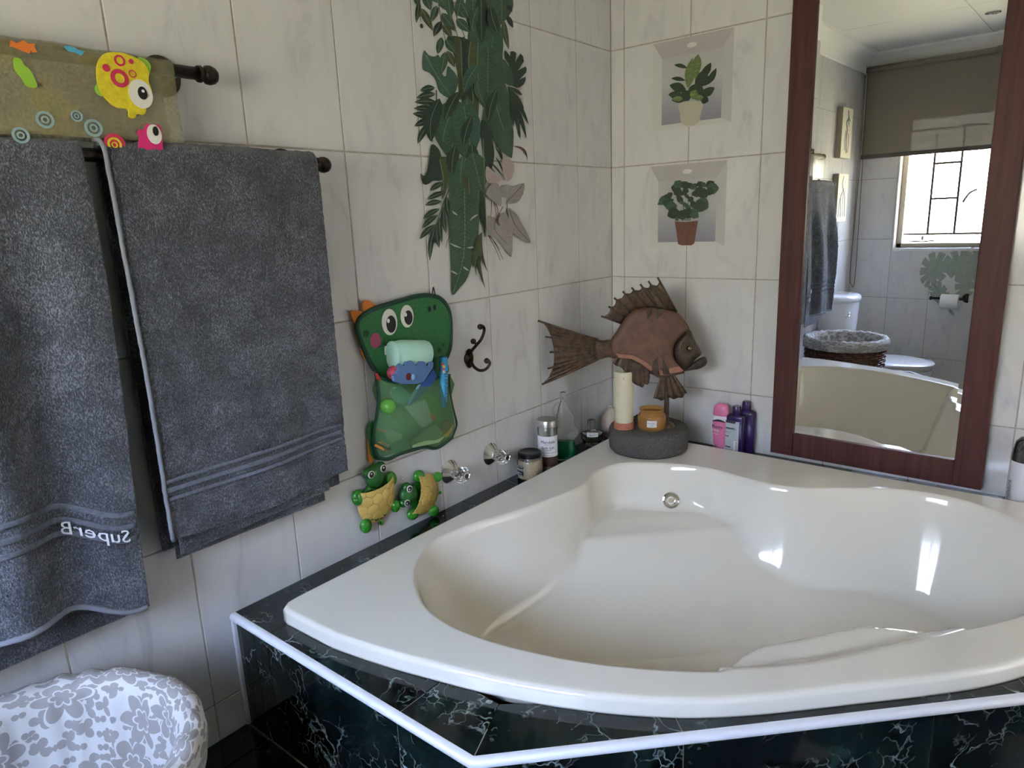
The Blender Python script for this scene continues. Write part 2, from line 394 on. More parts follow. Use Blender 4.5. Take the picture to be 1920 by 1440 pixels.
tube('stay', [(.337, YB-.07, .588), (.42, YB-.068, .583), (.495, YB-.07, .59)], .005, MATS['grey_steel'], wn, 6)
ell('stay_knob', (.42, YB-.066, .607), .008, .008, .016, MATS['grey_steel'], wn)
mb = MB().box(WX0-.0, WX1, YB-.085, YB+.006, WZ0-.02, WZ0)
struct(mb.build('window_sill', WHITE, wn, bevel=.003)); 
del bpy.data.objects['window_sill']['kind']

# ================================================================== BATH SURROUND
LEDGE = [(0, -1.655), (.724, -1.655), (1.651, -.728), (1.651, 0)]
def poly_slab(name, P, z0, z1, m, parent=None, **kw):
    return prism(name, [(p[0], p[1], z0) for p in P], (0, 0, z1-z0), m, parent, **kw)
surr = thing('bath_surround', 'dark green marble tiled bath surround with white edge trim in the corner', 'bath surround', (.8, -.8, -.285))
# body is a ring so the tub can sit in it
def inset(P, d):
    return P
bd = MB()
O = [(0, -1.6535), (.7225, -1.6535), (1.6495, -.7265), (1.6495, 0), (0, 0)]
# core: side walls only (the tub shell fills the middle)
I = [(.06, -1.59), (.698, -1.59), (1.588, -.70), (1.588, -.06), (.06, -.06)]
V = [(p[0], p[1], z) for z in (-.285, -.0015) for p in O]+[(p[0], p[1], z) for z in (-.285, -.0015) for p in I]
F = []
for i in range(5):
    j = (i+1) % 5
    F += [(i, j, 5+j, 5+i), (10+j, 10+i, 15+i, 15+j), (5+i, 5+j, 15+j, 15+i), (j, i, 10+i, 10+j)]
obj('core', V, F, GROUT, surr)
# ledge tiles
def ledge_tile(P): 
    P = [np.array(p, float) for p in P]; c = sum(P)/len(P); n = len(P); Q = []
    for i in range(n):   # inset every edge by GAP
        a, b, c2 = P[i-1], P[i], P[(i+1) % n]
        e1 = (b-a)/np.linalg.norm(b-a); e2 = (c2-b)/np.linalg.norm(c2-b)
        n1 = np.array([-e1[1], e1[0]]); n2 = np.array([-e2[1], e2[0]])
        if n1@(c-b) < 0: n1 = -n1
        if n2@(c-b) < 0: n2 = -n2
        M = np.array([n1, n2]); rhs = np.array([n1@b+GAP*.7, n2@b+GAP*.7])
        Q.append(np.linalg.solve(M, rhs))
    return poly_slab('tile', Q, -.008, 0, MARBLE, surr)
dg_ = np.array([.7071, .7071]); A1 = np.array([.724, -1.655]); A2 = np.array([1.651, -.728])
inn = np.array([-.7071, .7071])
m1 = np.array([.664+.012, -1.511-.02]); m2 = -m1[::-1]
ys = [-1.655, -1.333, -.90, -.47, 0]
for a, b in zip(ys, ys[1:]): ledge_tile([(0, a), (.14, a), (.14, b), (0, b)])
ledge_tile([(.14, -1.655), (.548, -1.655), (.548, -1.53), (.14, -1.53)])
ledge_tile([(.548, -1.655), tuple(A1), tuple(m1), (.548, -1.53)])
ts = [0, .347, .79, 1.311]
L_ = 1.311
for i in range(3):
    a, b = ts[i], ts[i+1]; p, q = A1+dg_*a, A1+dg_*b
    p2 = m1 if i == 0 else p+inn*.075; q2 = m2 if i == 2 else q+inn*.075
    ledge_tile([tuple(p), tuple(q), tuple(q2), tuple(p2)])
ledge_tile([tuple(A2), (1.651, -.40), (1.53, -.40), tuple(m2)])
ledge_tile([(1.651, -.40), (1.651, -.14), (1.53, -.14), (1.53, -.40)])
xs = [.14, .41, .70, .9, 1.13, 1.39, 1.651]
for a, b in zip(xs, xs[1:]): ledge_tile([(a, -.14), (b, -.14), (b, 0), (a, 0)])
# front facing tiles
def facing(p, q):
    p, q = np.array(p), np.array(q); e_ = (q-p)/np.linalg.norm(q-p); out = np.array([e_[1], -e_[0]])
    p, q = p+e_*GAP*.7, q-e_*GAP*.7
    P = [(*(p-out*.006), -.284), (*(q-out*.006), -.284), (*(q-out*.006), -.010), (*(p-out*.006), -.010)]
    prism('facing_tile', P, (out[0]*.006, out[1]*.006, 0), MARBLE, surr)
for a, b in [(.01, .08), (.08, .543), (.543, .724)]: facing((a, -1.655), (b, -1.655))
for a, b in zip(ts, ts[1:]): facing(A1+dg_*a, A1+dg_*b)
facing((1.651, -.728), (1.651, -.36)); facing((1.651, -.36), (1.651, 0))
# white edge trim
prof = [(-.005, .0012), (.002, .0018), (.006, .000), (.0085, -.003), (.0095, -.007), (.009, -.0115), (.007, -.0135), (-.005, -.0135)]
pts = [(0.002, -1.655), (.724, -1.655), (1.651, -.728), (1.651, 0)]
V = []; F = []
for i, p in enumerate(pts):
    if i == 0: o2 = np.array([0, -1.0])
    elif i == 3: o2 = np.array([1.0, 0])
    else:
        n1, n2 = [(0, -1.0), (.7071, -.7071), (1.0, 0)][i-1], [(0, -1.0), (.7071, -.7071), (1.0, 0)][i]
        o2 = np.array(n1)+np.array(n2); o2 = o2/(o2@np.array(n1))
    for a, h in prof: V.append((p[0]+o2[0]*a, p[1]+o2[1]*a, h))
n = len(prof)
for i in range(3):
    for j in range(n): k = (j+1) % n; F.append((i*n+j, (i+1)*n+j, (i+1)*n+k, i*n+k))
F += [tuple(range(n)), tuple(3*n+j for j in range(n))[::-1]]
autosm(obj('edge_trim', V, F, PVC, surr), 50)
box('corner_trim', .001, .010, -1.6635, -1.650, -.284, -.012, PVC, surr, bevel=.003)

# step in front of the bath (dark marble)
st = thing('bath_step', 'dark marble step around the foot of the bath surround', 'step', (.8, -1.2, FLOOR))
S1 = [(0, -1.86), (.81, -1.86), (1.856, -.814), (1.856, 0), (0, 0)]
I1 = [(.01, -1.58), (.69, -1.58), (1.58, -.69), (1.58, -.01), (.01, -.01)]
V = [(p[0], p[1], z) for z in (FLOOR, -.2925) for p in S1]+[(p[0], p[1], z) for z in (FLOOR, -.2925) for p in I1]; F = []
for i in range(5):
    j = (i+1) % 5
    F += [(i, j, 5+j, 5+i), (10+j, 10+i, 15+i, 15+j), (5+i, 5+j, 15+j, 15+i), (j, i, 10+i, 10+j)]
obj('core', V, F, GROUT, st)
def step_tile(P, z=-.285): 
    P = [np.array(p, float) for p in P]; c = sum(P)/len(P); Q = [p+(c-p)/np.linalg.norm(c-p)*.003 for p in P]
    return poly_slab('tile', Q, z-.0072, z, MARBLEF, st)
for a, b in [(0, .087), (.087, .50)]: step_tile([(a, -1.866), (b, -1.866), (b, -1.657), (a, -1.657)])
step_tile([(.50, -1.866), (.81, -1.866), (.724, -1.66), (.50, -1.657)])
for i in range(3):
    a, b = np.array([.81, -1.866]), np.array([1.862, -.814]); c, d = np.array([.726, -1.66]), np.array([1.656, -.73])
    step_tile([a+(b-a)*i/3, a+(b-a)*(i+1)/3, c+(d-c)*(i+1)/3, c+(d-c)*i/3])
for a, b in [(0, .40), (.40, .81)]:
    o = prism('riser_tile', [(a+.001, -1.86, FLOOR+.002), (b-.001, -1.86, FLOOR+.002), (b-.001, -1.86, -.293), (a+.001, -1.86, -.293)], (0, -.006, 0), MARBLEF, st)

# ================================================================== BATH
def polar_fit(P, C, N):
    P = np.array(P); d = P-C; th = np.arctan2(d[:, 1], d[:, 0]); r = np.hypot(d[:, 0], d[:, 1]); o_ = np.argsort(th); th, r = th[o_], r[o_]
    th3 = np.concatenate([th-2*PI, th, th+2*PI]); r3 = np.tile(r, 3); T = np.linspace(-PI, PI, N, endpoint=False)
    # cubic hermite
    m_ = np.gradient(r3, th3); idx = np.clip(np.searchsorted(th3, T)-1, 0, len(th3)-2); h = th3[idx+1]-th3[idx]; t = (T-th3[idx])/h
    return T, (2*t**3-3*t**2+1)*r3[idx]+(t**3-2*t**2+t)*h*m_[idx]+(-2*t**3+3*t**2)*r3[idx+1]+(t**3-t**2)*h*m_[idx+1]
TC = np.array([.80, -.80]); NT_ = 360
LIP = [(.306, -1.379), (.225, -1.30), (.176, -1.20), (.183, -1.09), (.231, -.94), (.272, -.78), (.287, -.66), (.262, -.55), (.285, -.44), (.398, -.361), (.547, -.324), (.677, -.345), (.755, -.35), (.859, -.318), (.956, -.254), (1.079, -.19), (1.21, -.185), (1.31, -.235),
       (1.379, -.306), (1.427, -.389), (1.444, -.484), (1.43, -.612), (1.398, -.727), (1.335, -.83), (1.219, -.998), (1.081, -1.174), (.925, -1.30), (.852, -1.342), (.727, -1.398), (.612, -1.43), (.484, -1.444), (.389, -1.427)]
TH, RL = polar_fit(LIP, TC, NT_)
RL = (np.roll(RL, 1)+np.roll(RL, -1)+RL*2)/4
lip = TC+np.stack([np.cos(TH), np.sin(TH)], 1)*RL[:, None]
# outer outline: polygon -> radial
arc = smooth_pts([(.30, -1.603), (.476, -1.568), (.728, -1.492), (.96, -1.368), (1.172, -1.172), (1.368, -.96), (1.492, -.728), (1.568, -.476), (1.603, -.30)], 12)
outl = [(.112, -.14), (.112, -1.585), (.125, -1.603), (.145, -1.608)]+[tuple(p) for p in arc]+[(1.608, -.145), (1.603, -.125), (1.585, -.112), (.14, -.112), (.12, -.12)]
OP = np.array(outl)
def ray_poly(C, th, P):
    d = np.array([math.cos(th), math.sin(th)]); best = 0
    for i in range(len(P)):
        a, b = P[i]-C, P[(i+1) % len(P)]-C; e_ = b-a; den = d[0]*e_[1]-d[1]*e_[0]
        if abs(den) < 1e-12: continue
        t = (a[0]*e_[1]-a[1]*e_[0])/den; s = (a[0]*d[1]-a[1]*d[0])/den
        if t > 0 and -1e-9 <= s <= 1+1e-9: best = max(best, t)
    return best
ZT = .035
def tub_depth(x, y):
    sh = x.shape; p = np.stack([x.ravel(), y.ravel()], 1); d = np.full(len(p), 9.0)
    for i in range(0, NT_):
        a, b = lip[i], lip[(i+1) % NT_]; ab = b-a; t = np.clip(((p-a)@ab)/(ab@ab), 0, 1); q = a+t[:, None]*ab; d = np.minimum(d, np.hypot(*(p-q).T))
    d = d.reshape(sh)
    s = (x+y)/math.sqrt(2); q = (x-y-1.02)/math.sqrt(2)
    wdt = .25+ss(-q, -.08, .02)*(-.13+.16*(1-ss(np.abs(s), .02, .16)))
    D = .40*(1-(1-np.clip(d/wdt, 0, 1))**2.4)
    cap = np.where(q < 0, .156-.012*ss(-q, .0, .1), .156+.75*np.clip(q, 0, .9)-.95*np.clip(q, 0, .40)**2*1.0)
    D = smin(D, cap, .008)
    e_ = .115*ss(s, -.28, -.05)*(1-ss(s, .12, .38))
    df = d+(1-ss(q, .45, .6))*9
    capb = .028*ss(df, 0, .06)+np.clip(df-e_, 0, 9)*2.2+.30*ss(df, e_+.02, e_+.3)
    wb_ = ss(s, -.30, -.2)*(1-ss(s, .30, .40))
    D = smin(D, capb+(1-wb_)*1.0, .03)
    D = smin(D, np.full_like(D, .41), .03)
    return np.maximum(D, 0)*ss(d, -.004, .016)
rings = []
RO = np.array([ray_poly(TC, t, OP) for t in TH])
cs = np.stack([np.cos(TH), np.sin(TH)], 1)
def ring(R, z): rings.append((TC+cs*R[:, None], np.full(NT_, z) if np.isscalar(z) else z))
ring(RO-.03, -.03); ring(RO-.03, 0.0005); ring(RO+.002, 0.0005); ring(RO+.0018, .004); ring(RO+.0012, ZT-.0105); ring(RO+.0004, ZT-.0075); ring(RO-.0015, ZT-.0045); ring(RO-.0042, ZT-.0020); ring(RO-.0075, ZT-.0005); ring(RO-.0105, ZT); ring(RO-.016, ZT)
for k in (.35, .7): ring(RL+(RO-.016-RL)*(1-k), ZT)
ring(RL+.006, ZT)
sv = np.concatenate([[0, .008, .016, .026, .038, .052, .07], np.linspace(.09, .985, 44)])
for s_ in sv:
    XY = TC+cs*(RL*(1-s_))[:, None]; ring(RL*(1-s_), ZT-tub_depth(XY[:, 0], XY[:, 1]))
V = []; F = []
for XY, z in rings: V += [(a[0], a[1], b) for a, b in zip(XY, z)]
for j in range(len(rings)-1):
    for i in range(NT_): k = (i+1) % NT_; F.append((j*NT_+i, j*NT_+k, (j+1)*NT_+k, (j+1)*NT_+i))
F.append(tuple((len(rings)-1)*NT_+i for i in range(NT_)))
F = [f[::-1] if False else f for f in F]
bath = thing('corner_bathtub', 'ivory corner bathtub with a curved front and a moulded seat in the corner', 'bathtub', (.8, -.8, -.285))
o = obj('tub_shell', V, F, TUB, bath, smooth=True)
# overflow on the sloped wall of the corner seat
d_ = ray(1258, 938); t = 1.0
while t < 4:
    P = CC+d_*t
    if P[2] < ZT+.01 and P[2] < ZT-tub_depth(np.array([P[0]]), np.array([P[1]]))[0]: break
    t += .002
def hz(x, y): return ZT-tub_depth(np.array([x]), np.array([y]))[0]
gx, gy = (hz(P[0]+.008, P[1])-hz(P[0]-.008, P[1]))/.016, (hz(P[0], P[1]+.008)-hz(P[0], P[1]-.008))/.016
nn = np.array([-gx, -gy, 1]); nn /= np.linalg.norm(nn)
lathe('overflow_ring', [(.0, -.004), (.021, -.004), (.027, .001), (.0265, .004), (.022, .005), (.019, .002), (.012, .000), (0, -.001)], CHROME, bath, P+nn*.001, nn, 40)
lathe('overflow_knob', [(0, .0), (.0075, .0), (.008, .008), (.005, .012), (0, .013)], mat('cream_knob', (.55, .47, .33), .4), bath, P+nn*.001, nn, 20)
# ================================================================== MIRROR
mo = np.array([.93, -.032, 0]); mx = np.array([math.cos(.024), -math.sin(.024), 0]); mn = np.array([-math.sin(.024), -math.cos(.024), 0])  # local x, outward normal
def ML(a, d, z): return mo+mx*a+mn*d+np.array([0, 0, z])
FX0, FX1, FZ0, FZ1, FW = -.288, .317, .022, 1.66, .072
mir = thing('wall_mirror', 'tall mirror in a wide red-brown wooden frame on the back wall', 'mirror', (.93, -.02, .02))
def fbar(P, nm='frame_rail'):
    V = [ML(a, -.021, z) for a, z in P]+[ML(a, .009, z) for a, z in P]
    F = [(0, 1, 2, 3), (7, 6, 5, 4)]+[(i, 4+i, 4+(i+1) % 4, (i+1) % 4) for i in range(4)]
    return obj(nm, V, F, WOOD, mir, bevel=.0025)
fbar([(FX0, FZ0), (FX0+FW, FZ0), (FX0+FW, FZ1), (FX0, FZ1)], 'frame_stile')
fbar([(FX1-FW, FZ0), (FX1, FZ0), (FX1, FZ1), (FX1-FW, FZ1)], 'frame_stile')
fbar([(FX0+FW, FZ0), (FX1-FW, FZ0), (FX1-FW, FZ0+.078), (FX0+FW, FZ0+.078)])
fbar([(FX0+FW, FZ1-FW), (FX1-FW, FZ1-FW), (FX1-FW, FZ1), (FX0+FW, FZ1)])
# bevelled glass
a0, a1, b0, b1 = FX0+FW-.004, FX1-FW+.004, FZ0+.074, FZ1-FW+.004; bv = .016; dz_ = .0005
V = [ML(a, -dz_, z) for a, z in ((a0, b0), (a1, b0), (a1, b1), (a0, b1))]+[ML(a, 0, z) for a, z in ((a0+bv, b0+bv), (a1-bv, b0+bv), (a1-bv, b1-bv), (a0+bv, b1-bv))]
V += [ML(a, -.005, z) for a, z in ((a0, b0), (a1, b0), (a1, b1), (a0, b1))]
F = [(4, 5, 6, 7)]+[(i, (i+1) % 4, 4+(i+1) % 4, 4+i) for i in range(4)]+[(8+(i+1) % 4, i+8, i, (i+1) % 4)[::-1] for i in range(4)]+[(11, 10, 9, 8)]
obj('mirror_glass', V, F, MIRROR, mir)

# ================================================================== TOWEL RAILS
def rail(label, y0, y1, z, ynear):
    t = thing('towel_rail', label, 'towel rail', (0, (y0+y1)/2, z), 'dark metal towel rails on the left wall')
    x = .065
    tube('rod', [(x, y0, z), (x, y1, z)], .0115, DARKMETAL, t, 16)
    for y, s in ((y0, 1), (y1, -1)):
        lathe('finial', [(.0, -.003), (.0145, -.003), (.0155, .002), (.0125, .005), (.012, .008), (.0165, .013), (.0175, .021), (.015, .029), (.008, .034), (0, .036)], DARKMETAL, t, (x, y-s*.033, z), (0, s, 0), 24)
        yp = y-s*.075
        b = lathe('bracket', [(.036, .0), (.037, .004), (.034, .008), (.022, .011), (.014, .016), (.011, .022), (.0105, .06), (0, .065)], DARKMETAL, t, (0.0005, yp, z), (1, 0, 0), 28)
        for dz in (-.022,): lathe('screw', [(0, 0), (.0045, 0), (.004, .002), (0, .0025)], CHROME, b, (.0085, yp, z+dz), (1, 0, 0), 10)
    return t
rail('upper dark metal towel rail with the clear fish bath mat over it', -1.565, -2.155, 1.12, 0)
rail('lower dark metal towel rail carrying the charcoal towels', -1.325, -2.36, .9665, 0)

# ================================================================== TOWELS
def towel_sheet(name, path, ya, yb, m, parent, thick=.008, rough=.0016, fold=None, nu=None, du=.0024, bands=(), seed=0, edge_fn=None):
    """path: dense list of (x,z) from back hem over the rail to the front hem; ya,yb = y edges (functions of z or numbers)"""
    path = [np.array(p, float) for p in path]; L = [0]
    for a, b in zip(path, path[1:]): L.append(L[-1]+np.linalg.norm(b-a))
    L = np.array(L); P = np.array(path); ns = max(8, int(L[-1]/du)); S = np.linspace(0, L[-1], ns+1)
    px_ = np.interp(S, L, P[:, 0]); pz_ = np.interp(S, L, P[:, 1]); tx = np.gradient(px_, S); tz = np.gradient(pz_, S); ln = np.hypot(tx, tz); nx, nz = tz/ln, -tx/ln
    # outward normal on the front side must point +x
    if nx[-1] < 0: nx, nz = -nx, -nz
    fy = lambda f, z: f(z) if callable(f) else f
    nu = nu or int(abs(yb-ya)/du) if not callable(ya) and not callable(yb) else (nu or 180)
    G, H = np.meshgrid(np.linspace(0, 1, nu+1), S)   # G along y, H along s
    Zb = np.interp(H, S, pz_)
    YA = np.vectorize(lambda z: fy(ya, z))(Zb); YB_ = np.vectorize(lambda z: fy(yb, z))(Zb); Yy = YA+(YB_-YA)*G
    off = np.zeros_like(G)
    if fold is not None: off = fold(Yy, H/L[-1], G)
    if edge_fn is not None: H2 = edge_fn(G, H/L[-1])
    nz_ = (vnoise(Yy/.0031, H/.0031, seed)-.5)*rough*1.3+(vnoise(Yy/.007, H/.007, seed+3)-.5)*rough*1.2
    ribs = np.zeros_like(G)
    for b0_, b1_ in bands:
        inb = (H > b0_) & (H < b1_); ribs = np.where(inb, -.0022+.0012*np.sin((H-b0_)/(b1_-b0_)*2*PI*3.0), ribs); nz_ = np.where(inb, nz_*.25, nz_)
    V = []; 
    dn = off+nz_+ribs
    X0 = np.interp(H, S, px_); NX = np.interp(H, S, nx); NZ = np.interp(H, S, nz)
    sag = edge_fn(G, H/L[-1]) if edge_fn is not None else 0
    A = np.stack([X0+NX*dn, Yy, Zb+NZ*dn+sag], -1); B = np.stack([X0+NX*(off-thick), Yy, Zb+NZ*(off-thick)+sag], -1)
    n1, n2 = G.shape; V = np.concatenate([A.reshape(-1, 3), B.reshape(-1, 3)]); idx = np.arange(n1*n2).reshape(n1, n2); K = n1*n2
    q = np.stack([idx[:-1, :-1], idx[:-1, 1:], idx[1:, 1:], idx[1:, :-1]], -1).reshape(-1, 4)
    F = [tuple(f) for f in q]+[tuple(f[::-1]+K) for f in q]
    bord = list(idx[0, :])+list(idx[1:, -1])+list(idx[-1, -2::-1])+list(idx[-2:0, 0][::-1] if False else idx[-2:0:-1, 0])
    for a, b in zip(bord, bord[1:]+bord[:1]): F.append((b, a, a+K, b+K))
    o = obj(name, V, F, m, parent, smooth=True)
    return o, A
def drape(xb, xf, zbk, zft, zr, rr, bulge_f=0.0, bulge_b=0.0):
    P = []
    for t in np.linspace(0, 1, 14)[:-1]: P.append((xb-bulge_b*math.sin(t*PI)*.5+ .0, zbk+(zr-zbk)*t))
    cx = .065; r = rr
    for a in np.linspace(PI, 0, 14): P.append((cx+r*math.cos(a), zr+r*math.sin(a)))
    for t in np.linspace(0, 1, 20)[1:]: P.append((cx+r+(xf-cx-r)*ss(t)+bulge_f*math.sin(t*PI), zr+(zft-zr)*t))
    return P
# right towel (folded lengthwise, light edge on its left)
tw2 = thing('bath_towel', 'charcoal bath towel nearer the toy bag, folded with a light seam down its left edge', 'towel', (.07, -1.6, .97), 'charcoal towels on the lower rail')
def fold2(y, s, g): return .004*np.sin(g*9+s*3)*ss(s, .5, .9)+.006*np.sin(g*4.2+1)*ss(s, .52, 1)+.005*(vnoise(g*5, s*9, 4)-.5)
pth = drape(.042, .096, .225, .262, .9665, .0262, .006)
Lp = sum(math.dist(a, b) for a, b in zip(pth, pth[1:]))
o, A = towel_sheet('front_panel', pth, -1.795, -1.372, TOWEL, tw2, thick=.010, fold=fold2, bands=((Lp-.115, Lp-.065),), edge_fn=lambda G, s: -.012*ss(s, .9, 1)*np.sin(G*PI)+.006*G*ss(s, .8, 1))
A2_ = A
# light hem seam running down the left edge
hem = [A[j, 0]+np.array([.0015, -.002, 0]) for j in range(int(A.shape[0]*.505), A.shape[0], 4)]+[A[-1, 0]]
tube('side_hem', hem, .0042, TOWELHEM, tw2, 8)
hem2 = [A[j, 7]+np.array([.001, 0, 0]) for j in range(int(A.shape[0]*.505), int(A.shape[0]*.62), 4)]
def fold2b(y, s, g): return .006*np.sin(g*6+2)*ss(s, .5, 1)+.004
pth = drape(.050, .078, .20, .232, .9665, .0168, .0)
o, A = towel_sheet('inner_panel', pth, -1.775, -1.42, TOWEL, tw2, thick=.004, fold=lambda y, s, g: .001*np.sin(g*6), du=.006, edge_fn=lambda G, s: -.014*ss(s, .85, 1)*(1-G))
# left towel
tw1 = thing('bath_towel', 'leftmost charcoal bath towel with reversed white lettering near its hem', 'towel', (.07, -2.07, .97), 'charcoal towels on the lower rail')
def fold1(y, s, g):
    a = ss(s, .5, .75)
    return a*(.016*np.sin((y+1.84)*24+.8)+.009*np.sin((y+1.84)*47+2+s*3))+.012*ss(s, .6, 1)*(1-ss(g, .0, .8))+.006*(vnoise(g*4, s*8, 8)-.5)
sag1 = lambda G: .048*ss(1-G, .02, .30)-.004*np.sin(G*9)
pth = drape(.046, .115, .13, .16, .9665, .0215, .012)
Lp1 = sum(math.dist(a, b) for a, b in zip(pth, pth[1:]))
yr1 = lambda z: -1.83-.030*ss(.97-z, .05, .8)
o1, A1_ = towel_sheet('front_panel', pth, lambda z: -2.31+.03*ss(.97-z, 0, .8), yr1, TOWEL, tw1, thick=.008, fold=fold1, nu=185, du=.0027, bands=((Lp1-.20, Lp1-.13),), edge_fn=lambda G, s: sag1(G)*ss(s, .6, .85))
hm = [A1_[-1, i]+np.array([.0, 0, .002]) for i in range(0, A1_.shape[1], 3)]
tube('bottom_hem', hm, .0052, TOWELHEM, tw1, 8)
# reversed lettering
jz = int((Lp1-.165)/Lp1*(A1_.shape[0]-1)); Pm = A1_[jz, int(A1_.shape[1]*.80)]
e1 = A1_[jz, int(A1_.shape[1]*.93)]-A1_[jz, int(A1_.shape[1]*.70)]; e1 /= np.linalg.norm(e1)
P0 = A1_[jz, int(A1_.shape[1]*.952)]+np.array([.004, 0, -.026])
def letter_on():
    s = 'SuperB'; o = text('lettering', s, .034, mat('white_thread', (.72, .75, .80), .8), None, (0, 0, 0), (1, 0, 0), (0, 1, 0), .0006)
    me = o.data; V = np.array([v.co[:] for v in me.vertices]); F = [tuple(p.vertices) for p in me.polygons]; bpy.data.objects.remove(o); bpy.data.meshes.remove(me)
    # subdivide not needed: glyph outlines follow the folds point by point
    out = []; row = A1_[jz]; 
    for v in V:
        yy = P0[1]-v[0]*1.0; jj = jz; gi = np.interp(yy, row[:, 1], np.arange(len(row))); i0 = int(gi)
        lo = A1_[max(0, min(A1_.shape[0]-1, int(jz)))][min(i0, len(row)-1)]
        xx = np.interp(yy, row[:, 1], row[:, 0]); out.append((xx+.0058+v[2], yy, P0[2]+v[1]+float(sag1(np.interp(yy, row[:, 1], np.linspace(0, 1, len(row)))))-float(sag1(.952))))
    return obj('lettering', out, [f[::-1] for f in F], mat('white_thread', (.62, .65, .70), .8), tw1)
letter_on()
BAND = m_noisy('smooth_woven_band', (.10, .11, .14), (.15, .165, .205), 150, .85)
def band(A, L, Ltot, w, m, parent):
    n = A.shape[0]-1; j0, j1 = int((Ltot-L)/Ltot*n), int((Ltot-L+w)/Ltot*n)+1; V = []; F = []; c = A.shape[1]; rows = list(range(j0, j1+1))
    for j in rows:
        for i in range(0, c, 3): p = (A[j, max(0, i-3)]+A[j, i]+A[j, min(c-1, i+3)])/3; V.append(p+np.array([.0016, 0, 0]))
    k = len(range(0, c, 3))
    for a in range(len(rows)-1):
        for i in range(k-1): q = a*k+i; F.append((q, q+1, q+k+1, q+k))
    o = obj('woven_band', V, F, m, parent, smooth=True); s_ = o.modifiers.new('s', 'SOLIDIFY'); s_.thickness = .0015; return o
for l_ in (.196, .172, .148): band(A1_, l_, Lp1, .0085, BAND, tw1)
for l_ in (.122, .104, .086): band(A2_, l_, Lp, .0060, BAND, tw2)

# ================================================================== CLEAR BATH MAT
VINYL = bpy.data.materials.new('clear_bubbly_vinyl'); VINYL.use_nodes = True; MATS['v'] = VINYL; t = NT(VINYL)
v = t.coord(False); n1 = t.noise(v, 190, 2, .5); n2 = t.noise(v, 14, 3, .6)
t.b.inputs['Roughness'].default_value = .22
t.l(t.ramp(n2.outputs[0], [(.3, (.30, .27, .15)), (.5, (.36, .34, .20)), (.62, (.40, .33, .10)), (.75, (.25, .33, .18))]), t.b.inputs['Base Color'])
t.l(t.ramp(n1.outputs[0], [(.3, (.50, .50, .50)), (.6, (.26, .26, .26))]), t.b.inputs['Alpha']); t.bump(n1.outputs[0], .8, .003)
bm_ = thing('bath_mat', 'clear bubbly vinyl bath mat with yellow and pink fish, draped over the upper rail', 'bath mat', (.065, -1.9, 1.12))
def sheet(name, path, ya, yb, m, parent, th, n=30):
    V = []; F = []; P = [np.array(p, float) for p in path]; k = len(P)
    Nn = []
    for i in range(k):
        tg = P[min(i+1, k-1)]-P[max(i-1, 0)]; tg /= np.linalg.norm(tg); Nn.append(np.array([tg[1], -tg[0]]))
    for s_ in (0, th):
        for i in range(k):
            for j in range(n+1):
                w = .0012*math.sin(j*.9+i*.35)
                q = P[i]-Nn[i]*(s_-w); V.append((q[0], ya+(yb-ya)*j/n, q[1]))
    K = k*(n+1)
    for i in range(k-1):
        for j in range(n):
            a = i*(n+1)+j; F.append((a, a+1, a+n+2, a+n+1)); F.append((K+a, K+a+n+1, K+a+n+2, K+a+1))
    for i in range(k-1):
        a, b = i*(n+1), (i+1)*(n+1); F.append((a, b, K+b, K+a)); a, b = a+n, b+n; F.append((b, a, K+a, K+b))
    for j in range(n): F.append((j+1, j, K+j, K+j+1)); a = (k-1)*(n+1)+j; F.append((a, a+1, K+a+1, K+a))
    return obj(name, V, F, m, parent, smooth=True)
sheet('vinyl_sheet', drape(.030, .0806, .992, .993, 1.12, .0155, .0), -2.13, -1.654, VINYL, bm_, .0015)
YEL = m_noisy('yellow_soft_plastic', (.62, .52, .01), (.80, .66, .03), 90, .3, bump=.5, dist=.004); PINK = flat('magenta_plastic', (.65, .02, .18), .35); LIME = flat('lime_green_plastic', (.30, .55, .05), .4)
EYEW = flat('eye_white', (.75, .74, .68), .3); RED = flat('dark_pink_ring', (.60, .03, .10), .4); ORANGE = flat('orange_plastic', (.75, .20, .03), .4); CYAN = flat('cyan_plastic', (.08, .40, .62), .4)
def px_poly(name, pts, xv, d, m, parent, sm=0, plane=X):
    P = [plane(*q, xv) for q in pts]
    if sm: P = smooth_pts(P, sm, True)
    return prism(name, P, d, m, parent)
def zm(pts, ox, oy, s): return [(ox+a/s, oy+b/s) for a, b in pts]
def disc(name, c, r, xv, d, m, parent, ry=None, n=28, rot=0):
    """ellipse centred at photo pixel c on the plane x = xv; r in metres"""
    C = X(*c, xv); ry = ry or r
    P = [C+np.array([0, r*math.cos(t)*math.cos(rot)-ry*math.sin(t)*math.sin(rot), r*math.cos(t)*math.sin(rot)+ry*math.sin(t)*math.cos(rot)]) for t in np.linspace(0, 2*PI, n, endpoint=False)]
    return prism(name, P, (d, 0, 0), m, parent)
mz = lambda pts: zm(pts, 0, 50, 5.818)
XM = .0815
fy = px_poly('yellow_fish', mz([(1150, 290), (1300, 285), (1450, 330), (1560, 400), (1615, 500), (1615, 600), (1650, 700), (1640, 800), (1590, 870), (1585, 930), (1555, 965), (1490, 955), (1460, 1000), (1400, 985), (1385, 905), (1260, 880), (1160, 800), (1080, 690), (1050, 560), (1050, 440), (1080, 350)]), XM+.004, (.003, 0, 0), YEL, bm_, 5)
for q in [(1560, 370, 1635, 470)]:
    px_poly('fin', mz([(1500, 335), (1590, 365), (1640, 430), (1625, 520), (1600, 530), (1560, 430)]), XM+.0035, (.002, 0, 0), LIME, fy, 4)
    px_poly('fin', mz([(1070, 620), (1035, 660), (1045, 720), (1110, 760), (1120, 720)]), XM+.0035, (.002, 0, 0), LIME, fy, 4)
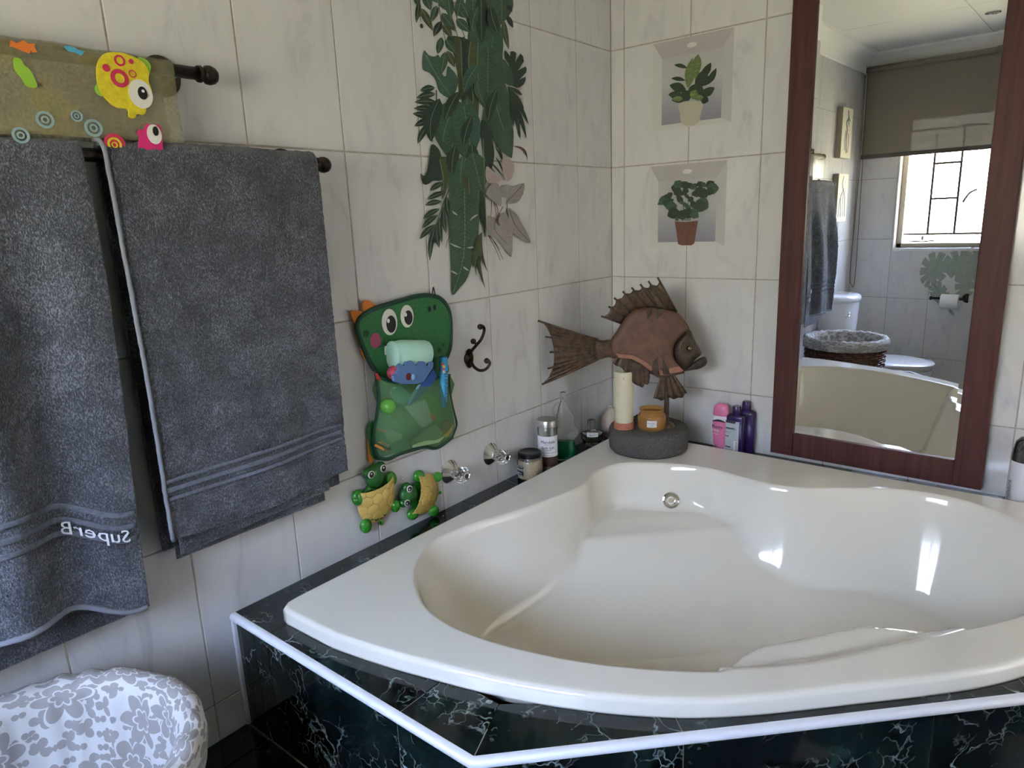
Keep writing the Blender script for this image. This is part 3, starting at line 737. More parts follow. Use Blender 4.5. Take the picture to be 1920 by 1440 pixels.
def ringo(c, r0, r1, xv, m, parent):
    C = X(*c, xv); n = 28; V = []; F = []
    for d in (0, .0008):
        for r in (r0, r1):
            for i in range(n): a = 2*PI*i/n; V.append(C+np.array([d, r*math.cos(a), r*math.sin(a)]))
    for i in range(n):
        j = (i+1) % n; F += [(i, j, n+j, n+i), (2*n+j, 2*n+i, 3*n+i, 3*n+j), (j, i, 2*n+i, 2*n+j), (n+i, n+j, 3*n+j, 3*n+i)]
    return obj('ring', V, F, m, parent)
xf_ = XM+.0072
for (cx_, cy_, ro, ri) in [(1305, 370, .0135, .0085), (1305, 563, .022, .012), (1445, 515, .0095, .007)]: ringo(mz([(cx_, cy_)])[0], ri*.66, ro*.66, xf_, RED, fy)
for (cx_, cy_, ro) in [(1158, 450, .0075), (1430, 380, .005)]: disc('spot', mz([(cx_, cy_)])[0], ro*.8, xf_, .0008, RED, fy)
disc('eye', mz([(1535, 735)])[0], .0200, xf_, .001, EYEW, fy, .0235); disc('pupil', mz([(1555, 725)])[0], .0078, xf_+.0012, .0008, BLACK, fy, .0105); disc('glint', mz([(1560, 703)])[0], .0025, xf_+.0022, .0005, WHITE, fy)
fp = px_poly('pink_fish', mz([(1500, 1330), (1515, 1210), (1490, 1170), (1500, 1130), (1560, 1120), (1590, 1065), (1640, 1070), (1660, 1085), (1720, 1068), (1755, 1130), (1765, 1250), (1755, 1400), (1600, 1450), (1520, 1400)]), XM+.004, (.003, 0, 0), PINK, bm_, 4)
disc('eye', mz([(1683, 1175)])[0], .0125, xf_, .001, EYEW, fp, .0165); disc('pupil', mz([(1697, 1140)])[0], .005, xf_+.0012, .0008, BLACK, fp, .008)
sp = disc('spiral_shell', mz([(1250, 1280)])[0], .017, XM+.004, .002, RED, bm_); ringo(mz([(1250, 1285)])[0], .008, .0115, XM+.0062, YEL, sp); ringo(mz([(1250, 1290)])[0], .003, .005, XM+.0062, YEL, sp)
px_poly('seaweed', mz([(145, 345), (220, 355), (260, 420), (320, 470), (370, 560), (400, 660), (290, 650), (230, 560), (160, 470)]), XM+.003, (.002, 0, 0), LIME, bm_, 4)
px_poly('coral', mz([(110, 150), (180, 180), (250, 150), (300, 185), (380, 190), (370, 220), (400, 280), (350, 285), (330, 260), (320, 295), (260, 275), (220, 260), (150, 225), (100, 215)]), XM+.000, (.002, 0, 0), ORANGE, bm_)
px_poly('crab', mz([(700, 215), (790, 220), (850, 255), (915, 270), (900, 300), (880, 315), (820, 285), (750, 270)]), XM+.0, (.002, 0, 0), CYAN, bm_, 3)
for c, r_ in [((490, 1015), .013), ((835, 975), .009), ((1020, 1105), .014), ((225, 1185), .012)]:
    ringo(mz([c])[0], r_*.7, r_, XM+.003, mat('pale_blue_ring', (.25, .38, .42), .4), bm_); ringo(mz([c])[0], r_*.25, r_*.45, XM+.003, MATS['pale_blue_ring'], bm_)

# ================================================================== LEAF MURAL on the left wall (flat sticker)
def m_leaf(name, ca, cb, cv):
    m = mat(name, ca, .45); t = NT(m); v = t.coord()
    n1 = t.noise(t.mapping(v, (30, 60, 200), (.7, 0, 0)), 1, 4, .6); n2 = t.noise(v, 22, 3, .6)
    c = t.mix(n2.outputs[0], ca, cb); t.l(t.mix(t.ramp(n1.outputs[0], [(.5, (0, 0, 0)), (.7, (.5, .5, .5))]), c, cv), t.b.inputs['Base Color']); return m
G1 = m_leaf('mid_green_leaf_print', (.025, .065, .036), (.058, .120, .068), (.11, .18, .115))
G2 = m_leaf('dark_green_leaf_print', (.012, .030, .020), (.025, .055, .035), (.05, .09, .06))
G3 = m_leaf('olive_leaf_print', (.035, .055, .015), (.08, .10, .035), (.13, .15, .06))
G4 = m_leaf('blue_green_leaf_print', (.028, .080, .058), (.052, .125, .088), (.11, .20, .15))
PB = m_leaf('pale_brown_leaf_print', (.26, .24, .22), (.38, .36, .34), (.20, .17, .15)); PK = m_leaf('faded_pink_print', (.42, .33, .31), (.50, .42, .40), (.35, .26, .25))
STEM = flat('stem_print', (.05, .08, .03)); RSTEM = flat('red_stem_print', (.12, .045, .03)); LV = flat('pale_vein_print', (.16, .24, .15))
mur = thing('leaf_mural', 'sticker of hanging green tropical leaves on the left wall above the toy bag', 'wall sticker', tuple(X(880, 260)))
LN = [0]
DVN = flat('dark_vein_print', (.012, .035, .02))
def side_veins(rows, off, f, s, par):
    V = []; F = []
    for i, (c, d, n_, h) in enumerate(rows):
        for sg in (1, -1):
            a, b = c, c+n_*sg*h*.88+d*h*.55; e_ = np.array([-(b-a)[1], (b-a)[0]]); e_ = e_/(np.hypot(*e_)+1e-9)*.45
            k = len(V); V += [f(a+e_, s*(off+.00003)), f(a-e_, s*(off+.00003)), f(b, s*(off+.00003))]; F.append((k, k+1, k+2))
    g = obj('side_veins', V, F, DVN, par); g['kind'] = 'stuff'; return g
def leaf(a, b, w, m, curve=0.0, fat=.42, vein=True, nm='leaf', parent=None, plane='L'):
    """leaf from photo pixel a (base) to b (tip); w = half width in px"""
    LN[0] += 1; off = .0004+.00005*(LN[0] % 190)
    a = np.array(a, float); b = np.array(b, float); d = b-a; L = np.hypot(*d); d /= L; n_ = np.array([-d[1], d[0]]); pts = []; N = 9
    def cen(t): return a+d*L*t+n_*curve*L*math.sin(PI*t)
    def hw(t): return w*(math.sin(PI*t**(math.log(.5)/math.log(fat)))**.85 if 0 < t < 1 else 0)
    for i in range(N+1): t = i/N; pts.append(cen(t)+n_*hw(t))
    for i in range(N-1, 0, -1): t = i/N; pts.append(cen(t)-n_*hw(t))
    if plane == 'L': f = lambda q, v: X(q[0], q[1], v); dv = (.00002, 0, 0); s = 1
    else: f = lambda q, v: Y(q[0], q[1], v); dv = (0, -.00002, 0); s = -1
    o = prism(nm, [f(q, s*off) for q in pts], dv, m, parent or mur)
    if vein:
        vp = [cen(.04+.9*i/6)+n_*.55 for i in range(7)]+[cen(.04+.9*i/6)-n_*.55 for i in range(6, -1, -1)]
        prism('midrib', [f(q, s*(off+.000035)) for q in vp], dv, LV if m is not PB else RSTEM, o)
    if w >= 12:
        side_veins([(cen(t), d, n_, hw(t)) for t in np.linspace(.12, .88, max(7, int(L/9)))], off, f, s, o)
    return o
def strand(pts, w, m, parent=None, plane='L'):
    LN[0] += 1; off = .0004+.00005*(LN[0] % 190)
    P = smooth_pts([(p[0], p[1], 0) for p in pts], 4); A = []; B = []
    for i, p in enumerate(P):
        t_ = P[min(i+1, len(P)-1)]-P[max(i-1, 0)]; t_ /= np.linalg.norm(t_)+1e-9; n_ = np.array([-t_[1], t_[0], 0]); k = w*(1-.5*i/len(P)); A.append(p+n_*k); B.append(p-n_*k)
    f = (lambda q: X(q[0], q[1], off)) if plane == 'L' else (lambda q: Y(q[0], q[1], -off))
    return prism('stem', [f(q) for q in A+B[::-1]], (.00002, 0, 0) if plane == 'L' else (0, -.00002, 0), m, parent or mur)
def free(pts, m, sm=3, nm='leaf'):
    LN[0] += 1; off = .0004+.00005*(LN[0] % 190)
    return px_poly(nm, pts, off, (.00002, 0, 0), m, mur, sm)
z1 = lambda a, b: (760+a/5.143, b/5.143)
z2 = lambda a, b: (760+a/4.8, 260+b/4.8)
# upper right big leaves
leaf(z1(760, -150), z1(780, 900), 34, G4, 0, .55); leaf(z1(850, 350), z1(830, 940), 24, G4, .05, .4); leaf(z1(900, -60), z1(720, 420), 26, G1)
leaf(z1(650, -80), z1(655, 330), 16, G4); leaf(z1(730, -60), z1(735, 420), 13, G2); leaf(z1(930, -100), z1(930, 230), 22, G1); leaf(z1(800, 430), z1(790, 1080), 34, G1, 0, .45)
leaf(z1(985, 50), z1(1030, 115), 5, G2, vein=False); leaf(z1(980, 150), z1(1040, 270), 5, G2, vein=False); leaf(z1(945, 190), z1(1000, 480), 6, G3, .03)
# olive strips
free([z1(*q) for q in [(400, 370), (450, 345), (560, 362), (630, 395), (695, 410), (700, 520), (700, 640), (715, 900), (715, 1000), (690, 1230), (650, 1080), (545, 1000), (520, 700), (480, 560)]], G2, 2)
free([z1(*q) for q in [(625, 400), (692, 410), (690, 600), (712, 880), (715, 1000), (695, 1180), (655, 1060), (640, 820), (612, 640)]], G3, 2); free([z1(*q) for q in [(475, 365), (540, 385), (545, 640), (550, 900), (520, 960), (500, 700), (470, 540)]], G3, 2)
strand([z1(630, 400), z1(610, 620), z1(650, 860), z1(650, 1060)], 1.0, LV); strand([z1(700, 410), z1(695, 640), z1(715, 900), z1(700, 1100)], .9, LV); strand([z1(535, 400), z1(545, 640), z1(552, 920)], .9, LV)
# top left twigs with willow leaves
for s_, e_, dx in [((110, -60), (150, 210), 0), ((310, -60), (385, 390), 0), ((400, -60), (505, 350), 0), ((430, -40), (575, 360), 0)]: strand([z1(*s_), z1((s_[0]+e_[0])/2-8, (s_[1]+e_[1])/2), z1(*e_)], .8, STEM)
for a, b, w in [((135, 10), (105, 225), 5), ((155, 80), (265, 295), 7), ((100, -40), (130, 60), 6), ((185, -70), (245, 100), 9), ((305, 55), (250, 215), 7), ((320, -40), (420, 110), 9), ((345, 205), (272, 352), 7), ((350, 125), (490, 305), 9),
                ((370, 240), (450, 360), 7), ((410, -50), (440, 180), 9), ((480, 60), (580, 175), 8), ((495, 180), (620, 310), 9), ((350, 360), (315, 520), 7), ((390, 380), (490, 520), 8), ((400, 490), (480, 650), 7), ((385, 500), (345, 720), 8), ((540, -40), (500, 160), 8), ((540, 20), (625, 190), 8), ((250, -60), (330, 30), 7)]: leaf(z1(*a), z1(*b), w, random.choice([G1, G3, G2, G1]))
for c in [(158, 250), (455, 270), (135, 140), (565, 375)]: LN[0] += 1; disc('berry', z1(*c), .0055, .0004+.00005*LN[0], .00002, G3, mur)
# left side broad leaf and fronds
free([z1(*q) for q in [(178, 488), (225, 530), (280, 545), (320, 530), (345, 600), (350, 700), (390, 735), (405, 640), (440, 660), (495, 730), (505, 820), (470, 920), (450, 960), (330, 890), (290, 770), (230, 700), (165, 660)]], G4, 3)
strand([z1(200, 530), z1(310, 740), z1(460, 950)], 1.0, LV)
for a, b in [((285, 845), (140, 875)), ((290, 905), (105, 945)), ((295, 985), (88, 985)), ((290, 1060), (80, 1045)), ((250, 1135), (70, 1095)), ((240, 1160), (88, 1215)), ((228, 1190), (120, 1385))]: leaf(z1(*a), z1(*b), 6.5, G2, .04, .45)
strand([z1(300, 870), z1(295, 1050), z1(235, 1165), z1(265, 1370)], 1.2, STEM)
# right monstera and fronds
free([z1(*q) for q in [(960, 480), (1010, 540), (1015, 495), (1070, 510), (1060, 600), (1110, 515), (1145, 590), (1085, 680), (1160, 640), (1165, 700), (1095, 770), (1160, 740), (1150, 800), (1100, 845), (1040, 835), (980, 790), (930, 700), (935, 600), (1005, 640), (960, 560)]], G2, 2)
free([z1(*q) for q in [(930, 560), (945, 760), (960, 800), (1040, 830), (1030, 700), (1000, 640)]], G4, 2)
for b in [(1190, 1205), (1170, 1340), (1110, 1350), (1145, 1050), (1130, 920), (1045, 1225)]: leaf(z1(985, 830), z1(*b), 3.6, G2, -.03, .6, vein=False)
for i in range(14): a = z1(1040+random.random()*30, 840+i*14); strand([a, (a[0]+12+random.random()*6, a[1]-5)], .35, RSTEM)
# centre masses
leaf(z1(470, 950), z1(450, 1560), 40, G1, 0, .4); leaf(z1(600, 930), z1(610, 1560), 30, G1, .05, .5); leaf(z1(330, 950), z1(250, 1370), 17, G2, .1); leaf(z1(560, 1000), z1(640, 1500), 26, G4, 0, .4)
free([z1(*q) for q in [(860, 800), (960, 800), (1000, 960), (1010, 1100), (1045, 1270), (1035, 1480), (1020, 1450), (940, 1390), (880, 1420), (800, 1200), (740, 1150), (790, 900)]], G1, 2)
strand([z1(860, 960), z1(930, 1200), z1(1010, 1420)], .9, LV)
free([z1(*q) for q in [(735, 1160), (800, 1210), (850, 1400), (855, 1530), (820, 1640), (760, 1500), (735, 1350)]], G2, 3)
free([z2(*q) for q in [(800, 20), (830, -60), (970, -80), (965, 60), (960, 175), (900, 140), (850, 100)]], G1, 2)
leaf(z2(965, 65), z2(1100, 210), 2.2, RSTEM, -.25, .4, vein=False)
free([z2(*q) for q in [(238, 50), (310, 110), (335, 250), (330, 370), (250, 380), (205, 410), (160, 405), (135, 315), (185, 330), (215, 180)]], G2, 3)
free([z2(*q) for q in [(310, 160), (390, 220), (390, 400), (330, 550), (335, 400)]], G3, 2); strand([z2(310, 190), z2(345, 380), z2(325, 540)], .9, LV); strand([z2(395, 230), z2(385, 400), z2(325, 530)], .9, LV)
# the long banana leaf
free([z2(*q) for q in [(395, 210), (560, 230), (670, 250), (665, 480), (665, 700), (655, 900), (625, 1040), (560, 1250), (500, 1330), (420, 1408), (412, 1200), (405, 1000), (400, 860), (385, 700), (400, 520)]], G1, 3)
strand([z2(530, 300), z2(535, 900), z2(505, 1150), z2(425, 1400)], 1.0, LV)
side_veins([(np.array(z2(np.interp(y_, [240, 900, 1150, 1330], [530, 535, 505, 455]), y_)), np.array([0, 1.0]), np.array([1.0, 0]), np.interp(y_, [240, 700, 1000, 1200, 1330], [27, 26, 22, 15, 6])) for y_ in range(250, 1330, 36)], .0004+.00005*(LN[0] % 190), lambda q, v: X(q[0], q[1], v), 1, mur)
for a_, b_, w_, m_ in [((520, 880), (380, 1180), 11, G2), ((700, 620), (560, 900), 12, G4), ((880, 860), (800, 1180), 10, G2), ((640, 1120), (560, 1420), 10, G2), ((430, 1120), (360, 1380), 9, G4), ((820, 60), (900, 330), 10, G2), ((700, 60), (640, 300), 8, G1), ((690, 760), (760, 1010), 9, G1)]: leaf(z1(*a_), z1(*b_), w_, m_, .05, .45)
for a_, b_, w_, m_ in [((450, 60), (420, 330), 12, G2), ((600, 40), (640, 330), 12, G2), ((520, 150), (500, 420), 10, G4)]: leaf(z2(*a_), z2(*b_), w_, m_, .04, .45)
for a, b in [((400, 940), (510, 985)), ((635, 980), (550, 985)), ((408, 1185), (475, 1220)), ((520, 1150), (575, 1190)), ((655, 680), (578, 738)), ((420, 650), (475, 690))]: leaf(z2(*a), z2(*b), 1.6, flat('wall_coloured_slit', (.50, .48, .46)), .04, vein=False)
leaf(z2(560, 240), z2(580, 520), 13, G3); leaf(z2(650, 230), z2(660, 560), 14, G4); free([z2(*q) for q in [(668, 470), (715, 540), (722, 890), (700, 800), (672, 690)]], G2, 2); leaf(z2(600, 120), z2(690, 480), 22, G1)
strand([z2(700, 0), z2(715, 400), z2(730, 880)], .9, LV)
# lower left frond
for a, b in [((350, 390), (220, 470)), ((360, 480), (200, 548)), ((330, 565), (178, 598)), ((310, 630), (160, 722)), ((295, 685), (150, 805)), ((275, 770), (130, 905)), ((275, 780), (220, 1100)), ((285, 750), (305, 985)), ((310, 700), (330, 935)), ((345, 600), (368, 855)), ((375, 520), (395, 700))]: leaf(z2(*a), z2(*b), 5.4, G2, .05, .5)
strand([z2(395, 450), z2(330, 620), z2(270, 790)], 1.1, STEM); strand([z2(405, 870), z2(375, 930), z2(368, 985)], .6, RSTEM)
# lower palm fingers
for b in [(605, 1170), (640, 1245), (695, 1300), (722, 1360), (740, 1200), (612, 1080), (620, 1030)]: leaf(z2(690, 840), z2(*b), 2.6, G3, .08, .5, vein=False)
# spikes and pale flowers on the right
for a, b in [((720, 200), (780, 460)), ((740, 190), (880, 345)), ((745, 230), (850, 400)), ((800, 60), (890, 235)), ((820, 40), (880, 200)), ((730, 260), (800, 380)), ((810, 160), (880, 300))]: leaf(z2(*a), z2(*b), 1.6, G2, -.04, .5, vein=False)
for a, b in [((765, 480), (770, 700)), ((785, 520), (830, 790)), ((815, 560), (838, 770)), ((915, 580), (900, 660)), ((745, 870), (855, 1095)), ((760, 870), (878, 1085)), ((745, 865), (850, 1000))]: strand([z2(*a), z2((a[0]+b[0])/2+8, (a[1]+b[1])/2), z2(*b)], .8, RSTEM)
for q in [[(860, 450), (910, 415), (985, 435), (1070, 400), (1060, 500), (1000, 575), (905, 585), (940, 530), (860, 525)], [(735, 520), (730, 470), (800, 390), (850, 440), (865, 605), (800, 570)], [(735, 700), (800, 715), (840, 780), (950, 760), (965, 850), (955, 1065), (890, 985), (820, 890), (740, 850)],
          [(845, 700), (900, 660), (935, 750), (890, 800), (845, 760)], [(925, 620), (1000, 680), (1040, 750), (1095, 850), (1130, 940), (1020, 890), (940, 800), (930, 700)]]: free([z2(*a) for a in q], PB, 3, 'pale_leaf')
strand([z2(880, 610), z2(800, 800), z2(930, 960)], .6, RSTEM); strand([z2(940, 640), z2(990, 780), z2(1120, 930)], .6, RSTEM); strand([z2(1060, 410), z2(980, 500), z2(910, 580)], .6, RSTEM)
for q in [[(870, 190), (920, 165), (980, 240), (960, 350), (910, 380), (880, 300)], [(730, 250), (800, 300), (870, 360), (800, 400), (730, 380)]]: free([z2(*a) for a in q], PK, 3, 'pale_leaf')

# ================================================================== NICHE STICKERS on the back wall (flat prints of plants in niches)
NW = flat('niche_print_rim', (.60, .59, .56)); NS = flat('niche_print_side', (.50, .49, .49))
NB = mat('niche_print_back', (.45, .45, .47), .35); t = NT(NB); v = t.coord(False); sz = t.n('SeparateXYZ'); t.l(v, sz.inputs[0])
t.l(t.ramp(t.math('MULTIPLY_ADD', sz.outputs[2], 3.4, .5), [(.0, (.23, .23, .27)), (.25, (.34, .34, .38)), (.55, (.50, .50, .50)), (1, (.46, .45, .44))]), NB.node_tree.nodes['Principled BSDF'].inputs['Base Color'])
NT2 = flat('niche_print_top', (.44, .42, .41)); NL = flat('niche_print_lamp', (.68, .67, .64))
def rect(nm, x0_, x1_, z0_, z1_, y, m, p, xt0=None, xt1=None):
    return prism(nm, [(x0_, y, z0_), (x1_, y, z0_), (x1_ if xt1 is None else xt1, y, z1_), (x0_ if xt0 is None else xt0, y, z1_)], (0, -.00012, 0), m, p)
LN[0] = 24
def niche(label, O_, I_):
    x0_, x1_, z0_, z1_ = O_; a0, a1, b0, b1 = I_; cx_, cz_ = (x0_+x1_)/2, (z0_+z1_)/2
    n_ = thing('niche_sticker', label, 'wall sticker', (cx_, -.0004, cz_), 'niche stickers on the back wall')
    def quad(nm, P, m): prism(nm, [(a, -.0006, b) for a, b in P], (0, -.00012, 0), m, n_)
    quad('side_print', [(x0_, z0_), (a0, b0), (a0, b1), (x0_, z1_)], NW); quad('side_print', [(x1_, z0_), (x1_, z1_), (a1, b1), (a1, b0)], NS)
    quad('top_print', [(x0_, z1_), (a0, b1), (a1, b1), (x1_, z1_)], NT2); quad('sill_print', [(x0_, z0_), (x1_, z0_), (a1, b0), (a0, b0)], NW)
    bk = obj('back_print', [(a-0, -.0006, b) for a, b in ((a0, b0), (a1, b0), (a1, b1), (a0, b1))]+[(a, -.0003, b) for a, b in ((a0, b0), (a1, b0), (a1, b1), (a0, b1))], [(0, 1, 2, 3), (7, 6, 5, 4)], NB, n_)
    P = [(cx_+.018*math.cos(t), -.0009, (z1_+b1)/2+.008*math.sin(t)) for t in np.linspace(0, 2*PI, 12, endpoint=False)]; prism('lamp_print', P, (0, -.00012, 0), NL, n_)
    return n_
na = niche('upper niche sticker, leafy variegated plant in a cream pot', (.168, .453, 1.116, 1.40), (.203, .418, 1.133, 1.347))
nb = niche('lower niche sticker, split-leaf plant in a brown terracotta pot', (.161, .444, .717, .998), (.193, .410, .733, .946))
V1 = m_leaf('variegated_leaf_print', (.06, .10, .02), (.20, .27, .07), (.36, .42, .16)); V2 = m_leaf('deep_leaf_print', (.012, .028, .012), (.03, .055, .022), (.07, .11, .05))
za = lambda a, b: (1210+a/6.856, 40+b/6.856); zb = lambda a, b: (1210+a/8, 290+b/8)
def ypoly(pts, m, par, nm, off, sm=2):
    P = [Y(*q, -off) for q in pts]; P = smooth_pts(P, sm, True) if sm > 1 else P; return prism(nm, P, (0, -.00012, 0), m, par)
ypoly([za(*q) for q in [(440, 1050), (730, 1035), (715, 1180), (690, 1290), (640, 1330), (560, 1345), (480, 1325), (455, 1280), (445, 1180)]], mat('cream_pot_print', (.50, .46, .36), .5), na, 'pot_print', .0012, 3)
for a, b, w in [((540, 600), (370, 560), 4), ((515, 760), (330, 735), 4), ((530, 900), (310, 820), 9), ((500, 980), (295, 940), 8), ((520, 1010), (335, 1010), 7), ((700, 730), (845, 530), 7), ((760, 830), (915, 600), 6), ((750, 900), (890, 870), 6), ((700, 950), (890, 850), 8), ((720, 980), (810, 1030), 8), ((650, 860), (780, 620), 12), ((600, 1000), (700, 800), 16), ((560, 1020), (480, 900), 14), ((680, 1010), (740, 930), 12)]: leaf(za(*a), za(*b), w, V2, .05, .5, vein=False, parent=na, plane='B')
leaf(za(545, 860), za(610, 470), 10, V1, 0, .5, parent=na, plane='B'); leaf(za(640, 760), za(680, 420), 8.5, V1, 0, .6, parent=na, plane='B'); leaf(za(600, 1000), za(650, 880), 8, V1, 0, .5, parent=na, plane='B'); leaf(za(700, 1020), za(680, 940), 8, V1, parent=na, plane='B'); leaf(za(480, 990), za(340, 1000), 5, V1, parent=na, plane='B')
ypoly([zb(*q) for q in [(440, 1000), (615, 1010), (790, 990), (770, 1120), (735, 1330), (690, 1360), (540, 1360), (490, 1340), (465, 1150)]], m_noisy('terracotta_pot_print', (.13, .055, .035), (.18, .08, .05), 90, .6), nb, 'pot_print', .0012, 1)
for a, b in [((600, 990), (550, 640)), ((640, 990), (705, 560)), ((660, 990), (830, 640)), ((580, 990), (390, 680)), ((620, 990), (640, 700)), ((560, 990), (520, 930))]: strand([zb(*a), zb((a[0]+b[0])/2, (a[1]+b[1])/2), zb(*b)], .8, STEM, nb, 'B')
for a, b, w in [((530, 520), (385, 490), 9), ((540, 500), (440, 400), 9), ((540, 520), (430, 600), 9), ((545, 540), (530, 620), 7), ((550, 500), (630, 405), 8), ((560, 520), (650, 560), 7), ((640, 500), (700, 430), 8), ((760, 520), (700, 440), 8), ((760, 520), (780, 640), 9), ((760, 510), (860, 560), 10), ((800, 500), (930, 640), 10), ((830, 480), (800, 400), 7), ((850, 480), (900, 420), 6), ((920, 500), (1030, 400), 9), ((920, 500), (1105, 500), 11), ((920, 520), (1020, 580), 8),
                ((390, 640), (340, 570), 6), ((370, 660), (200, 690), 7), ((360, 670), (180, 750), 6), ((350, 680), (290, 780), 8), ((370, 660), (400, 720), 6), ((390, 650), (270, 620), 5), ((480, 770), (300, 790), 10), ((520, 850), (330, 920), 11), ((560, 650), (480, 700), 11), ((600, 640), (640, 600), 9), ((560, 700), (550, 740), 9), ((640, 700), (720, 640), 6), ((760, 690), (945, 800), 15), ((770, 700), (880, 840), 12), ((680, 780), (770, 720), 9), ((600, 800), (640, 740), 10), ((640, 960), (640, 800), 16), ((700, 900), (780, 830), 9), ((720, 960), (740, 870), 9), ((560, 980), (540, 830), 11), ((500, 950), (450, 985), 4)]: leaf(zb(*a), zb(*b), w, V2 if random.random() < .6 else G1, .04, .5, vein=False, parent=nb, plane='B')

# ================================================================== TOY BAG
BG = m_noisy('green_bag_fabric', (.02, .13, .035), (.035, .19, .055), 160, .7); BIND = flat('dark_green_binding', (.010, .055, .035), .7); ORF = flat('orange_felt', (.62, .20, .03), .8)
NET = bpy.data.materials.new('green_net'); NET.use_nodes = True; t = NT(NET); v = t.coord(False); sy = t.n('SeparateXYZ'); t.l(v, sy.inputs[0])
k_ = 2*PI/.0030
s1 = t.math('SINE', t.math('MULTIPLY', t.math('ADD', sy.outputs[1], sy.outputs[2]), k_)); s2 = t.math('SINE', t.math('MULTIPLY', t.math('SUBTRACT', sy.outputs[1], sy.outputs[2]), k_))
hol = t.math('GREATER_THAN', t.math('MULTIPLY', s1, s2), .12); t.l(t.math('MULTIPLY_ADD', hol, -.42, .52), t.b.inputs['Alpha'])
t.b.inputs['Base Color'].default_value = (.14, .33, .14, 1); t.b.inputs['Roughness'].default_value = .6
zg = lambda pts: zm(pts, 640, 540, 8); zp = lambda pts: zm(pts, 650, 680, 7.2)
bag = thing('toy_bag', 'green animal-face bath toy bag with net pocket, hanging on the left wall', 'toy bag', tuple(X(760, 700, .01)))
HEAD = zg([(235, 620), (245, 520), (300, 430), (480, 315), (700, 245), (900, 185), (1100, 130), (1260, 110), (1400, 125), (1500, 170), (1580, 270), (1625, 400), (1640, 600), (1630, 880), (1570, 1060), (1560, 1300), (1000, 1420), (520, 1260), (400, 1060), (310, 850)])
xb_ = .012
P = smooth_pts([X(*q, xb_) for q in HEAD], 4, True)
face = prism('face_panel', P, (.005, 0, 0), BG, bag)
tube('binding', smooth_pts([X(*q, xb_+.004) for q in zg([(500, 1230), (400, 1060), (310, 850), (235, 620), (245, 520), (300, 430), (480, 315), (700, 245), (900, 185), (1100, 130), (1260, 110), (1400, 125), (1500, 170), (1580, 270), (1625, 400), (1640, 600), (1630, 880), (1570, 1060)])], 6), .0062, BIND, bag, 8)
xq = xb_+.0052
for c, rx, ry, rr in [((723, 512), .0335, .041, .15), ((985, 424), .0295, .036, .1)]: disc('eye', zg([c])[0], rx*.78, xq, .0006, EYEW, face, ry*.83)
for c, rx, ry in [((747, 542), .0185, .0225), ((1007, 444), .0165, .0195)]: disc('pupil', zg([c])[0], rx*.88, xq+.0008, .0005, BLACK, face, ry)
for c in [(705, 492), (965, 400)]: disc('glint', zg([c])[0], .0045, xq+.0014, .0004, EYEW, face, .0055)
for c, r_ in [((1322, 314), .005), ((1398, 292), .005)]: disc('nostril', zg([c])[0], r_, xq, .0005, BLACK, face, r_*1.6)
disc('cheek', zg([(513, 790)])[0], .0175, xq, .0005, flat('pink_cheek', (.42, .08, .16), .8), face, .0195)
for c, r_ in [((372, 682), .009), ((1530, 850), .005), ((1470, 935), .007)]: disc('spot', zg([c])[0], r_, xq, .0005, flat('dark_green_spot', (.012, .08, .025), .8), face)
tube('mouth', smooth_pts([X(*q, xq) for q in zg([(560, 885), (610, 870), (635, 820), (640, 750)])], 5), .0011, BLACK, face, 6); tube('mouth', smooth_pts([X(*q, xq) for q in zg([(635, 820), (680, 870), (740, 905)])], 5), .0011, BLACK, face, 6)
px_poly('fang', zg([(655, 870), (735, 910), (725, 950), (680, 1000), (650, 990)]), xq, (.0006, 0, 0), EYEW, face, 3)
for q in [[(500, 300), (470, 235), (400, 185), (330, 190), (310, 230), (310, 300), (345, 410)], [(330, 400), (290, 350), (220, 335), (140, 340), (130, 390), (160, 470), (215, 570), (240, 560), (260, 470)], [(290, 880), (280, 960), (320, 1050), (390, 1100), (430, 1150), (400, 1040), (340, 950)]]:
    px_poly('spike', zg(q), .010, (.004, 0, 0), ORF, bag, 4)
tube('spike_edge', smooth_pts([X(*q, .012) for q in zg([(225, 600), (240, 720), (290, 860)])], 5), .004, ORF, bag, 6)
tube('hang_loop', smooth_pts([X(*q, xb_+.002) for q in zg([(1360, 110), (1368, 60), (1380, -10), (1395, 40), (1405, 115)])], 6), .0018, BLACK, bag, 6)
tube('wall_pin', [X(812, 538, 0), X(812, 538, .016)], .0012, CHROME, bag, 6)
# pocket
left = zp([(395, 150), (415, 260), (432, 450), (425, 600), (405, 750), (372, 900), (366, 1060), (385, 1200)]); right = zp([(1385, 170), (1385, 300), (1402, 450), (1432, 600), (1465, 730), (1485, 830), (1455, 930), (1425, 1010)])
topc = zp([(395, 150), (500, 225), (650, 262), (850, 268), (1050, 245), (1200, 215), (1300, 195), (1385, 170)]); bot = zp([(385, 1200), (440, 1285), (560, 1300), (700, 1235), (860, 1185), (1050, 1140), (1220, 1150), (1425, 1010)])
def res(P, n):
    P = smooth_pts([(p[0], p[1], 0) for p in P], 12); P = np.array(P)[:, :2]; L = np.concatenate([[0], np.cumsum(np.hypot(*np.diff(P, axis=0).T))]); s = np.linspace(0, L[-1], n); return np.stack([np.interp(s, L, P[:, 0]), np.interp(s, L, P[:, 1])], 1)
n_ = 28; T_, B_, L2, R2 = res(topc, n_), res(bot, n_), res(left, n_), res(right, n_); V = []; F = []
def bulge(u, v): return xb_+.008+.055*math.sin(PI*u)**.6*(math.sin(PI*(.22+.78*v)*.94)**.7)+(.030*math.sin(PI*v)**1.2*u)
BX = {}
